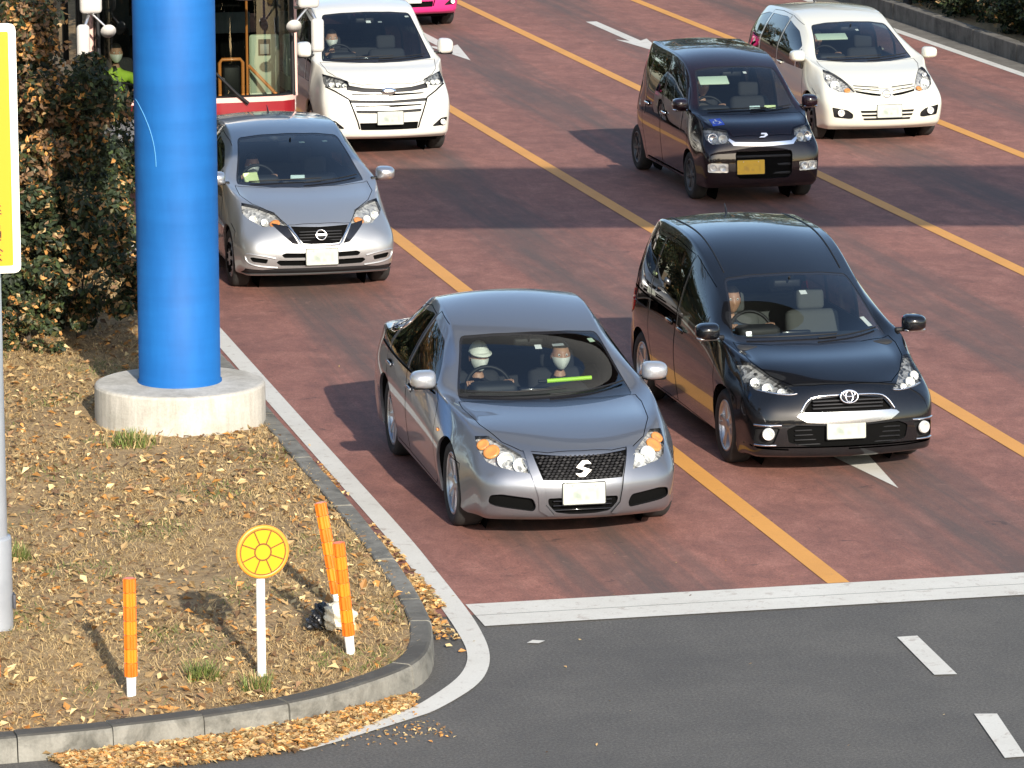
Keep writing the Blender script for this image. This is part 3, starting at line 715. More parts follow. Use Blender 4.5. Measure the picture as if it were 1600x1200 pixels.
def stickers(car, pts, m=None):
    """small cards behind the windscreen: (x,z,w,h,material)"""
    for x,z,w,h,mm in pts:
        p,n=car.hit2('F',1,(x,z))
        if p is None: continue
        mb=MB(); q=n.to_track_quat('Z','Y').to_matrix().to_4x4(); mb.box((0,0,0),(w,h,.002),mm,0); o=mb.build('windscreen_sticker',car.root); o.matrix_local=Matrix.Translation(p-n*.014)@q
def visor(car, x, z, m, w=.36):
    p,n=car.hit2('F',1,(x,z)); mb=MB(); q=Vector((0,n.y,n.z)).to_track_quat('Z','Y').to_matrix().to_4x4(); mb.box((0,0,0),(w,.15,.018),m,.006,2)
    o=mb.build('sun_visor',car.root); o.matrix_local=Matrix.Translation(p-n*.055)@q
def cards(car, items):
    for x,y,z,w,h,rz,m in items:
        mb=MB(); mb.box((x,y,z),(w,.03,h),m,.006,2,Matrix.Rotation(R(rz),3,'Z')@Matrix.Rotation(R(-25),3,'X')); mb.build('dashboard_card',car.root)
def under(car):
    mb=MB(); L=car.rows[14][0]; mb.box((0,L/2,.26),(2*car.Wm-.36,L-.7,.16),M['void'],.03); 
    mb.build('underbody', car.root)
# ------------------------------------------------------------------ setting: ground, road, markings, kerbs
def nodes_noise(N,L,vec,scale,detail=6,rough=.6,dist=0.0):
    n=N.new('ShaderNodeTexNoise'); n.inputs['Scale'].default_value=scale; n.inputs['Detail'].default_value=detail
    n.inputs['Roughness'].default_value=rough; n.inputs['Distortion'].default_value=dist; L.new(vec, n.inputs['Vector']); return n.outputs['Fac']
def ramp(N,L,fac,stops):
    r=N.new('ShaderNodeValToRGB'); e=r.color_ramp.elements
    while len(e)<len(stops): e.new(.5)
    for q,(p,c) in zip(e,stops): q.position=p; q.color=(*c,1) if len(c)==3 else c
    L.new(fac,r.inputs[0]); return r.outputs[0]
def mixc(N,L,fac,a,b,mode='MIX'):
    x=N.new('ShaderNodeMix'); x.data_type='RGBA'; x.blend_type=mode
    for s,i in ((fac,0),(a,6),(b,7)):
        if isinstance(s,(int,float)): x.inputs[i].default_value=s
        elif isinstance(s,tuple): x.inputs[i].default_value=(*s,1)
        else: L.new(s,x.inputs[i])
    return x.outputs[2]
def mapping(N,L,scale=(1,1,1)):
    t=N.new('ShaderNodeTexCoord'); m=N.new('ShaderNodeMapping'); m.inputs['Scale'].default_value=scale
    L.new(t.outputs['Object'],m.inputs[0]); return m.outputs[0]
def bump(N,L,b,h,st=.3,dist=.01):
    u=N.new('ShaderNodeBump'); u.inputs['Strength'].default_value=st; u.inputs['Distance'].default_value=dist; L.new(h,u.inputs['Height']); L.new(u.outputs[0],b.inputs['Normal'])
def asphalt():
    m,N,L,b=mat('grey_asphalt'); v=mapping(N,L); f=nodes_noise(N,L,v,48,8,.85); g=nodes_noise(N,L,v,.9,8,.7); s=nodes_noise(N,L,v,5,9,.8,.9)
    c=ramp(N,L,f,[(.34,(.040,.038,.036)),(.52,(.104,.099,.092)),(.72,(.22,.21,.195))]); c=mixc(N,L,.75,c,ramp(N,L,g,[(.3,(.62,.61,.60)),(.7,(1.15,1.12,1.05))]),'MULTIPLY')
    c=mixc(N,L,ramp(N,L,s,[(.62,(0,0,0)),(.68,(.8,.8,.8))]),c,(.046,.042,.039)); L.new(c,b.inputs['Base Color']); b.inputs['Roughness'].default_value=.85; bump(N,L,b,f,.5,.006); return m
def red_road():
    """worn red-brown coating over asphalt: tyre-polished wheel tracks, oil drip along lane centres, cross-wise scuffs"""
    m,N,L,b=mat('red_coated_asphalt'); v=mapping(N,L)
    grain=nodes_noise(N,L,v,70,4,.7); big=nodes_noise(N,L,v,.42,5,.55,.3); mid=nodes_noise(N,L,mapping(N,L,(1.0,.62,1)),3.2,12,.80,.4); sc=nodes_noise(N,L,mapping(N,L,(1.4,2.6,1)),2.6,9,.78,.8)
    c=ramp(N,L,mid,[(.30,(.145,.064,.050)),(.50,(.235,.100,.075)),(.68,(.330,.152,.115))])
    c=mixc(N,L,.40,c,ramp(N,L,big,[(.30,(.52,.53,.58)),(.68,(1.28,1.22,1.15))]),'MULTIPLY')
    c=mixc(N,L,.8,c,ramp(N,L,grain,[(.3,(.50,.50,.50)),(.7,(1.45,1.45,1.45))]),'MULTIPLY')
    # oil and rubber darkening along the lane: periodic across x
    sp=N.new('ShaderNodeSeparateXYZ'); L.new(v,sp.inputs[0])
    w=N.new('ShaderNodeMath'); w.operation='MULTIPLY_ADD'; w.inputs[1].default_value=2*math.pi/2.985; w.inputs[2].default_value=-2*math.pi*7.62/2.985; L.new(sp.outputs['X'],w.inputs[0])
    co=N.new('ShaderNodeMath'); co.operation='COSINE'; L.new(w.outputs[0],co.inputs[0])
    lane=nodes_noise(N,L,mapping(N,L,(2.2,.10,1)),1.3,8,.72,.3)
    mm=N.new('ShaderNodeMath'); mm.operation='MULTIPLY_ADD'; mm.inputs[1].default_value=.20; L.new(co.outputs[0],mm.inputs[0]); L.new(lane,mm.inputs[2])
    c=mixc(N,L,ramp(N,L,mm.outputs[0],[(.50,(0,0,0)),(.78,(.85,.85,.85))]),c,(.085,.062,.054))
    c=mixc(N,L,ramp(N,L,sc,[(.60,(0,0,0)),(.66,(.8,.8,.8))]),c,(.060,.036,.032))
    c=mixc(N,L,ramp(N,L,nodes_noise(N,L,mapping(N,L,(1.2,1.5,1)),3.4,9,.8,.9),[(.60,(0,0,0)),(.70,(.55,.55,.55))]),c,(.40,.21,.165))
    L.new(c,b.inputs['Base Color']); b.inputs['Roughness'].default_value=.8; bump(N,L,b,grain,.5,.006); return m
def road_paint(name,col,wear=.62,dirt=(.30,.25,.21)):
    m,N,L,b=mat(name); v=mapping(N,L); a=nodes_noise(N,L,v,9,8,.75,.5); g=nodes_noise(N,L,v,80,3,.6); big=nodes_noise(N,L,v,1.3,5,.6)
    c=mixc(N,L,.5,col,ramp(N,L,big,[(.3,(.80,.78,.75)),(.7,(1.05,1.05,1.05))]),'MULTIPLY'); c=mixc(N,L,.4,c,ramp(N,L,g,[(.3,(.8,.8,.8)),(.7,(1.1,1.1,1.1))]),'MULTIPLY')
    c=mixc(N,L,ramp(N,L,a,[(wear,(0,0,0)),(wear+.08,(.7,.7,.7))]),c,dirt); L.new(c,b.inputs['Base Color']); b.inputs['Roughness'].default_value=.65; bump(N,L,b,g,.3,.004); return m
def concrete(name,col,dark,scale=3,top=None):
    m,N,L,b=mat(name); v=mapping(N,L); a=nodes_noise(N,L,v,scale,9,.7,.4); s=nodes_noise(N,L,mapping(N,L,(4,4,.6)),2.2,6,.7); g=nodes_noise(N,L,v,60,3,.6)
    c=ramp(N,L,a,[(.32,dark),(.55,col),(.75,tuple(x*1.15 for x in col))]); c=mixc(N,L,.45,c,ramp(N,L,s,[(.35,(.55,.53,.50)),(.6,(1.05,1.05,1.05))]),'MULTIPLY'); c=mixc(N,L,.4,c,ramp(N,L,g,[(.3,(.75,.75,.75)),(.7,(1.15,1.15,1.15))]),'MULTIPLY')
    if top:
        tp=N.new('ShaderNodeSeparateXYZ'); L.new(v,tp.inputs[0]); fy=N.new('ShaderNodeMapRange'); fy.inputs['From Min'].default_value=27.4; fy.inputs['From Max'].default_value=29.0; fy.inputs['To Min'].default_value=1; fy.inputs['To Max'].default_value=.12; L.new(tp.outputs['Y'],fy.inputs[0])
        ge=N.new('ShaderNodeNewGeometry'); sp=N.new('ShaderNodeSeparateXYZ'); L.new(ge.outputs['True Normal'],sp.inputs[0])
        n2=nodes_noise(N,L,v,2.2,6,.7); mu=N.new('ShaderNodeMath'); mu.operation='MULTIPLY'; L.new(ramp(N,L,sp.outputs['Z'],[(.4,(0,0,0)),(.8,(1,1,1))]),mu.inputs[0]); L.new(ramp(N,L,n2,[(.25,(.45,.45,.45)),(.5,(1,1,1))]),mu.inputs[1])
        m3=N.new('ShaderNodeMath'); m3.operation='MULTIPLY'; L.new(mu.outputs[0],m3.inputs[0]); L.new(fy.outputs[0],m3.inputs[1]); c=mixc(N,L,m3.outputs[0],c,top)
    L.new(c,b.inputs['Base Color']); b.inputs['Roughness'].default_value=.9; bump(N,L,b,g,.35,.006); return m
def soil():
    m,N,L,b=mat('dry_verge_soil'); v=mapping(N,L); a=nodes_noise(N,L,v,1.1,7,.65,.4); d=nodes_noise(N,L,v,14,8,.75,.3); g=nodes_noise(N,L,v,2.4,6,.7)
    c=ramp(N,L,d,[(.30,(.15,.098,.048)),(.5,(.34,.235,.118)),(.72,(.50,.375,.205))]); c=mixc(N,L,.6,c,ramp(N,L,a,[(.3,(.70,.62,.55)),(.7,(1.15,1.12,1.05))]),'MULTIPLY')
    c=mixc(N,L,ramp(N,L,g,[(.66,(0,0,0)),(.75,(.55,.55,.55))]),c,(.085,.088,.03)); L.new(c,b.inputs['Base Color']); b.inputs['Roughness'].default_value=.95; bump(N,L,b,d,.8,.03); return m
M['asphalt']=asphalt(); M['red']=red_road(); M['wline']=road_paint('white_road_paint',(.62,.60,.54),.56,(.36,.30,.25)); M['oline']=road_paint('orange_road_paint',(.66,.31,.065),.60,(.35,.17,.08))
M['kerb']=concrete('kerb_concrete',(.225,.215,.185),(.09,.086,.072),4,(.060,.056,.048)); M['conc']=concrete('plinth_concrete',(.50,.475,.42),(.38,.36,.31),2.5); M['soil']=soil()
M['wallc']=concrete('stained_concrete',(.16,.145,.12),(.07,.062,.05),2.5,(.13,.115,.09))

def sheet(name, polys, z, m, kind='structure'):
    mb=MB()
    for P in polys: mb.add([(x,y,z) for x,y in P],[list(range(len(P)))],m)
    return tag(mb.build(name), kind=kind)
def rect(x0,y0,x1,y1): return [(x0,y0),(x1,y0),(x1,y1),(x0,y1)]
sheet('ground',[rect(-900,-300,900,1500)],-.02,M['soil'])
sheet('road',[rect(-60,-60,80,29.0),rect(5.9,29.0,23,400)],0,M['asphalt'])
sheet('red_lane_surface',[rect(5.97,28.9,21.0,400)],.004,M['red'])
KOUT=[(6.02,400),(6.02,120)]+[(6.02,y) for y in range(128,35,-4)]+[(6.02,34),(6.0,31),(5.95,29.5),(5.88,28.5),(5.79,27.85),(5.60,27.22),(5.28,26.8),(4.7,26.36),(4.1,26.12),(3.5,25.97),(2.6,25.86),(0,25.75),(-8,25.7),(-30,25.7)]
WR=[(6.33,42),(6.33,37.5),(6.33,34),(6.33,31.5),(6.31,30.3),(6.285,29.21),(6.25,28.51),(6.18,27.88),(6.06,27.38),(5.87,26.95),(5.53,26.48),(5.32,26.29),(4.96,26.02),(4.72,25.84),(4.49,25.69)]
WL=[(6.16,42),(6.16,37.5),(6.16,34),(6.16,31.5),(6.14,30.3),(6.11,29.21),(6.08,28.51),(6.03,27.92),(5.93,27.50),(5.76,27.12),(5.45,26.65),(5.25,26.43),(4.92,26.14),(4.68,25.92),(4.46,25.73)]
def strip(name,A,B,z,m):
    A=spl(A,5,False); B=spl(B,5,False); mb=MB()
    mb.add([(x,y,z) for x,y in A]+[(x,y,z) for x,y in B],[[i,i+1,len(A)+i+1,len(A)+i] for i in range(len(A)-1)],m); return tag(mb.build(name),kind='structure')
strip('edge_line',WL,WR,.009,M['wline']); sheet('edge_line_far',[rect(6.16,42.0,6.33,400)],.009,M['wline'])
sheet('stop_line',[rect(6.30,28.55,20.8,28.86),rect(6.30,28.868,20.8,29.2)],.009,M['wline'])
sheet('lane_line',[rect(x-.085,29.21,x+.085,400) for x in (9.12,12.03,15.11,18.09)],.009,M['oline'])
sheet('verge_edge_line',[rect(20.86,20,21.02,400)],.009,M['wline'])
sheet('guide_dash',[[(8.975,26.55),(9.13,26.53),(9.195,27.59),(9.045,27.585)],[(8.765,24.52),(8.905,24.52),(9.062,25.52),(8.915,25.55)],[(8.50,22.5),(8.64,22.5),(8.80,23.5),(8.66,23.5)],[(6.48,28.02),(6.56,27.99),(6.62,28.05),(6.54,28.09)]],.009,M['wline'])
def arrow(x,yt): return [(x,yt),(x+.25,yt+2.1),(x+.09,yt+1.85),(x+.09,yt+4.7),(x-.09,yt+4.7),(x-.09,yt+1.85),(x-.25,yt+2.1)]
mb=MB()
for x,y in ((10.55,32.2),(13.5,62.05),(16.55,62.15),(10.55,62.1),(7.65,62.1)):
    P=arrow(x,y); mb.add([(a,b,.009) for a,b in P],[[0,1,2,6+0],[2,3,4,5],[5,6,2]][:0] or [[0,1,2,5,6],[2,3,4,5]],M['wline'])
tag(mb.build('lane_arrow'),kind='structure')
# kerb stones swept along the island edge
KH=.17
def kerb(name, path, step, h, w, m, side=1, gap=.008, z0=-.01):
    P=[Vector((x,y,0)) for x,y in spl(path,8,False)]; D=[0]
    for a,b in zip(P,P[1:]): D.append(D[-1]+(b-a).length)
    def at(d):
        for i in range(len(P)-1):
            if D[i+1]>=d: t=(d-D[i])/max(1e-6,D[i+1]-D[i]); return P[i].lerp(P[i+1],t),(P[i+1]-P[i]).normalized()
        return P[-1],(P[-1]-P[-2]).normalized()
    mb=MB(); d=0; rng=random.Random(4)
    while d<D[-1]-.1:
        e=min(d+step,D[-1]); n=4; rows=[]; dz=rng.uniform(-.006,.006); dn=rng.uniform(-.006,.006)
        for k in range(n+1):
            p,t=at(d+gap/2+(e-d-gap)*k/n); nn=Vector((-t.y,t.x,0))*side
            rows.append([p+nn*(o+dn)+Vector((0,0,zz+ (dz if zz>0.02 else 0))) for o,zz in ((0,z0),(.012,h-.03),(.022,h-.010),(.04,h),(w-.01,h),(w,h-.01),(w,z0))])
        v=[q for r in rows for q in r]; mb.add(v,[[i*7+j,(i+1)*7+j,(i+1)*7+j+1,i*7+j+1] if side<0 else [i*7+j,i*7+j+1,(i+1)*7+j+1,(i+1)*7+j] for i in range(n) for j in range(6)],m)
        for r,fl in ((rows[0],1),(rows[-1],-1)): mb.add(r,[list(range(7))[::fl*side]],m)
        d=e if d<45+340 else e+0
    return tag(mb.build(name),kind='structure')
kpath=KOUT[2:]
kerb('kerb',kpath,.62,KH,.17,M['kerb'],side=-1)
# verge: gently uneven dry ground behind the kerb
def kerb_inner():
    P=spl(kpath,8,False); out=[]
    for i,p in enumerate(P):
        a=Vector(P[max(0,i-1)]); b=Vector(P[min(len(P)-1,i+1)]); t=(b-a).normalized(); n=Vector((t.y,-t.x)); out.append((p[0]+n.x*.165,p[1]+n.y*.165))
    return out
KIN=kerb_inner()
def kedge_y(x):   # front edge of the island at x (x<5.8)
    pts=[(p[0],p[1]) for p in KIN if p[1]<29 ]; return interp(pts,x)
def island_z(x,y):
    d=np.clip((5.82-x)/2.2,0,1)*np.clip((y-26.1)/2.5,0,1); return KH-.025+.06*d+.018*np.sin(x*2.3+y*1.1)*d+.012*np.sin(x*5.1-y*3.7)*d
def build_island():
    gx=np.concatenate([np.linspace(-40,0,12)[:-1],np.linspace(0,1,60)*5.86]); gs=np.concatenate([np.linspace(0,1,80)*14,np.linspace(14.5,110,50)])
    X=np.repeat(gx[:,None],len(gs),1); Y=np.zeros_like(X)
    xs=gx
    for i,x in enumerate(xs):
        y0=kedge_y(min(x,5.84)) if x<5.84 else 28.6
        Y[i]=y0+gs
    ky=np.linspace(25.8,31.5,60); kx=np.array([max([p[0] for p in KIN if abs(p[1]-q)<.25 and p[0]<5.9] or [5.0])+.03 for q in ky]); X=np.minimum(X,np.interp(Y,np.r_[ky,40],np.r_[kx,5.88]))
    rng=np.random.default_rng(3); Z=island_z(X,Y)+rng.normal(0,.006,X.shape)
    return tag(grid_mesh('verge_ground',X,Y,Z,M['soil']),kind='structure')
build_island()
# ---- dry grass blades and fallen leaves (nobody could count them)
def leafmat(name,col,rough=.6,trans=.25):
    m,N,L,b=mat(name); o=N.new('ShaderNodeNewGeometry')
    r=ramp(N,L,o.outputs['Random Per Island'],[(0,tuple(c*.55 for c in col)),(.5,col),(1,tuple(min(1,c*1.5) for c in col))])
    L.new(r,b.inputs['Base Color']); b.inputs['Roughness'].default_value=rough
    t=N.new('ShaderNodeBsdfTranslucent'); L.new(r,t.inputs[0]); x=N.new('ShaderNodeMixShader'); x.inputs[0].default_value=trans
    L.new(b.outputs[0],x.inputs[1]); L.new(t.outputs[0],x.inputs[2]); L.new(x.outputs[0],N['Material Output'].inputs[0]); return m
M['lf_tan']=leafmat('tan_leaf',(.44,.29,.13)); M['lf_brown']=leafmat('brown_leaf',(.21,.12,.058)); M['lf_yel']=leafmat('pale_yellow_leaf',(.60,.45,.22)); M['lf_or']=leafmat('orange_leaf',(.50,.24,.065))
M['straw']=leafmat('dry_straw',(.48,.345,.165)); M['gr_green']=leafmat('weed_green',(.16,.20,.05))
M['lf_dk']=leafmat('dark_green_leaf',(.017,.028,.011),.7,.15); M['lf_md']=leafmat('green_leaf',(.045,.066,.020),.65,.2); M['lf_ol']=leafmat('olive_leaf',(.075,.070,.022),.5,.25)
def leaves(pos, nrm, size, rng, curl=.35, aspect=.62):
    """leaf = two bent triangles pairs: 6 verts, 2 quads; pos (n,3)"""
    n=len(pos); a=rng.normal(size=(n,3)); nrm=nrm/np.linalg.norm(nrm,axis=1,keepdims=True)
    a-=nrm*(a*nrm).sum(1,keepdims=True); a/=np.linalg.norm(a,axis=1,keepdims=True); b=np.cross(nrm,a)
    s=size[:,None]; c=nrm*s*curl*rng.uniform(-.2,1,(n,1))
    v=np.stack([pos-a*s*.5, pos-a*s*.1+b*s*aspect*.5+c, pos+a*s*.55+c*.4, pos-a*s*.1-b*s*aspect*.5+c],1)
    return v.reshape(-1,3), np.arange(n*4).reshape(n,4)
def verge_points(n,rng,y0=25.8,y1=44):
    x=rng.uniform(1.6,6.2,n*2); y=25.9+(y1-25.9)*rng.random(n*2)**1.25
    k=(x<np.interp(y,[26,27,28,29,31,36,200],[4.5,5.35,5.72,5.86,5.90,5.92,5.92])-np.abs(rng.normal(0,.03,n*2))); ye=np.array([kedge_y(q) if q<5.8 else 27.9 for q in x]); k&=(y>ye+.01)
    return x[k][:n],y[k][:n]
def litter():
    rng=np.random.default_rng(11); x,y=verge_points(19000,rng)
    keep=rng.random(len(x))<np.clip(.25+.75*np.clip((np.sin(x*2.1+1.3*np.sin(y*1.1))+np.sin(y*1.7+x*.6))*.5+.45,0,1)+.5*(x>5.0)*(y>28)+.4*(y>32)*(y<35.2),0,1); x=x[keep]; y=y[keep]
    z=island_z(x,y)+rng.uniform(.004,.03,len(x)); nr=rng.normal(0,.42,(len(x),3)); nr[:,2]=1
    v1,f1=leaves(np.stack([x,y,z],1),nr,rng.uniform(.020,.055,len(x))+.04*(rng.random(len(x))<.22),rng)
    mi1=rng.choice([0,1,2,3],len(x),p=[.38,.26,.20,.16])
    # drift of leaves in the gutter at the corner and along the kerb
    gx=[];gy=[];gz=[]
    for k in range(7500):
        t=rng.random()**.9; u=rng.random()
        ax=np.interp(t,[0,.25,.5,.75,1],[5.42,5.0,4.45,3.7,2.9]); ay=np.interp(t,[0,.25,.5,.75,1],[26.76,26.50,26.2,25.97,25.84])
        bx=np.interp(t,[0,.25,.5,.75,1],[5.35,4.95,4.5,3.75,3.0]); by=np.interp(t,[0,.25,.5,.75,1],[26.56,26.16,25.72,25.55,25.55])
        u=u**1.5; gx.append(ax+(bx-ax)*u+rng.normal(0,.02)); gy.append(ay+(by-ay)*u+rng.normal(0,.02)); gz.append(.012+rng.uniform(0,.035)*(1-u))
    for k in range(900):
        yy=rng.choice([28.9,29.3,29.8,31,33.5])+rng.normal(0,.35); xx=rng.uniform(6.0,6.14)-.1*(yy<29.1); gx.append(xx);gy.append(yy);gz.append(.014+rng.uniform(0,.02))
    for k in range(260): gx.append(rng.uniform(5.3,9) if k<40 else 5.5-abs(rng.normal(0,.8)));gy.append(rng.uniform(25,40) if k<40 else 26.0+rng.normal(0,.15));gz.append(.014)
    gx=np.array(gx);gy=np.array(gy);gz=np.array(gz); n=len(gx); nr=rng.normal(0,.45,(n,3)); nr[:,2]=1
    sz=rng.uniform(.03,.07,n); sz[-260:]*=.5
    v2,f2=leaves(np.stack([gx,gy,gz],1),nr,sz,rng); mi2=rng.choice([0,1,2,3],n,p=[.42,.14,.22,.22])
    o=np_mesh('fallen_leaves',np.vstack([v1,v2]),np.vstack([f1,f2+len(v1)]),[M['lf_tan'],M['lf_brown'],M['lf_yel'],M['lf_or']],np.r_[mi1,mi2]); tag(o,kind='stuff')
    x,y=verge_points(170000,rng); bare=np.sin(x*1.7+.8*np.sin(y*.9))*np.cos(y*1.15-x*.5)+.35*np.sin(x*4.3-y*3.1); kp=rng.random(len(x))<np.clip(.75-.75*bare,.10,1); x=x[kp]; y=y[kp]; n=len(x); z=island_z(x,y); a=rng.uniform(0,2*np.pi,n); h=rng.uniform(.008,.045,n); ln=rng.uniform(.6,3.2,n)*h
    p=np.stack([x,y,z-.01],1); tip=p+np.stack([np.cos(a)*ln,np.sin(a)*ln,h],1); w=np.stack([-np.sin(a),np.cos(a),0*a],1)*.0042
    v=np.stack([p-w,p+w,tip+w*.3,tip-w*.3],1).reshape(-1,3); gsp=(np.sin(x*3.3+y*.7)*np.sin(y*2.9-x)>.42)&(rng.random(n)<.38)
    o=np_mesh('dry_grass',v,np.arange(n*4).reshape(n,4),[M['straw'],M['gr_green']],gsp.astype(int)); tag(o,kind='stuff')
    # the few green weed tufts one can see
    for cx,cy,s in ((4.62,34.6,.20),(4.05,27.0,.12),(3.2,30.6,.13),(4.35,26.65,.09),(3.05,31.0,.14)):
        k=int(260*s/.12); rr=rng.normal(0,s*.45,(k,2)); z=island_z(cx+rr[:,0],cy+rr[:,1]); a=rng.uniform(0,2*np.pi,k); h=rng.uniform(.05,.13,k)
        p=np.stack([cx+rr[:,0],cy+rr[:,1],z-.01],1); tip=p+np.stack([np.cos(a)*h*.7,np.sin(a)*h*.7,h],1); w=np.stack([-np.sin(a),np.cos(a),0*a],1)*.006
        v=np.stack([p-w,p+w,tip+w*.2,tip-w*.2],1).reshape(-1,3)
        o=np_mesh('weed_tuft',v,np.arange(k*4).reshape(k,4),[M['gr_green'],M['straw']],(rng.random(k)<.25).astype(int))
        tag(o,{4.62:'green weed tuft in front of the round concrete plinth',4.05:'small green weed tuft behind the white post of the round sign',3.2:'green weed tuft beside the grey sign post, nearest to it',4.35:'tiny green weed tuft close to the front kerb',3.05:'green weed tuft a little behind the grey sign post'}[cx],'weed','weeds in the dry verge')
litter()
# right verge: gutter, low kerb wall, soil
sheet('gutter',[rect(21.02,20,21.62,400)],.004,M['wallc'])
kerb('verge_wall',[(21.62,40),(21.62,70),(21.62,140)],2.0,.27,.22,M['wallc'],side=1)
mb=MB(); mb.add([(21.75,20,.2),(90,20,1.2),(90,300,1.2),(21.75,300,.2)],[[0,1,2,3]],M['soil']); tag(mb.build('verge_bank'),kind='structure')
# ------------------------------------------------------------------ trees and shrubs
M['bark']=simple('bark',(.055,.042,.030),.95,noise=.4,nscale=14)
def plant(name,label,cat,group,loc,rx,ry,h,n,mats,probs,seed,leaf=(.05,.09),clumps=40,zlo=.05,trunk=.05,topbias=None,sparse=0.0,limbs=7):
    """tapered stem(s) with limbs, crown of leaf clumps spread through its volume"""
    rng=np.random.default_rng(seed); root=empty(name,loc,0,label,cat,group)
    cl=[]
    while len(cl)<clumps:
        p=rng.uniform(-1,1,3)
        if (p**2).sum()<1 and (p**2).sum()>.12: cl.append(p)
    cl=np.array(cl)*[rx,ry,h*.5*(1-zlo)]+[0,0,h*(zlo+(1-zlo)*.5)]; cs=rng.uniform(.14,.30,clumps)*min(rx,ry,h*.5)*1.25
    w=rng.dirichlet(np.ones(clumps)*2); k=rng.choice(clumps,n,p=w); d=rng.normal(size=(n,3)); d/=np.linalg.norm(d,axis=1,keepdims=True)
    r=cs[k]*rng.random(n)**.4; pos=cl[k]+d*r[:,None]*[1,1,.75]; pos[:,2]=np.maximum(pos[:,2],.03+.1*rng.random(n))
    nr=d*.6+rng.normal(0,.6,(n,3))+[0,0,.35]; sz=rng.uniform(*leaf,n); v,f=leaves(pos,nr,sz,rng)
    if topbias is not None:
        tc=(rng.random(clumps)<np.clip((cl[:,2]/h-topbias+.1)/.22,.0,.72)).astype(float); t=np.clip(tc[k]*.9+.06*rng.random(n),0,1); pr=np.array(probs[0])[None]*(1-t[:,None])+np.array(probs[1])[None]*t[:,None]
        mi=(pr.cumsum(1)<rng.random((n,1))).sum(1)
    else: mi=rng.choice(len(mats),n,p=probs)
    np_mesh('crown',v,f,mats,np.minimum(mi,len(mats)-1),root)
    mb=MB(); rr=random.Random(seed); ty=h*.45
    mb.tube([(0,0,-.1),(trunk*.4,0,ty*.4),(0,trunk*.5,ty),(trunk*.6,0,h*.8)],[trunk*1.25,trunk,trunk*.7,trunk*.15],M['bark'],8)
    for i in range(limbs):
        c=cl[rr.randrange(clumps)]; z0=rr.uniform(.12,.55)*h*.8; mb.tube([(0,0,z0),(c[0]*.5,c[1]*.5,z0+(c[2]-z0)*.6+.05),tuple(c)],[trunk*.5,trunk*.3,trunk*.08],M['bark'],6)
    mb.build('trunk',root); return root
G4=[M['lf_dk'],M['lf_md'],M['lf_ol'],M['lf_or'],M['lf_tan'],M['lf_brown']]
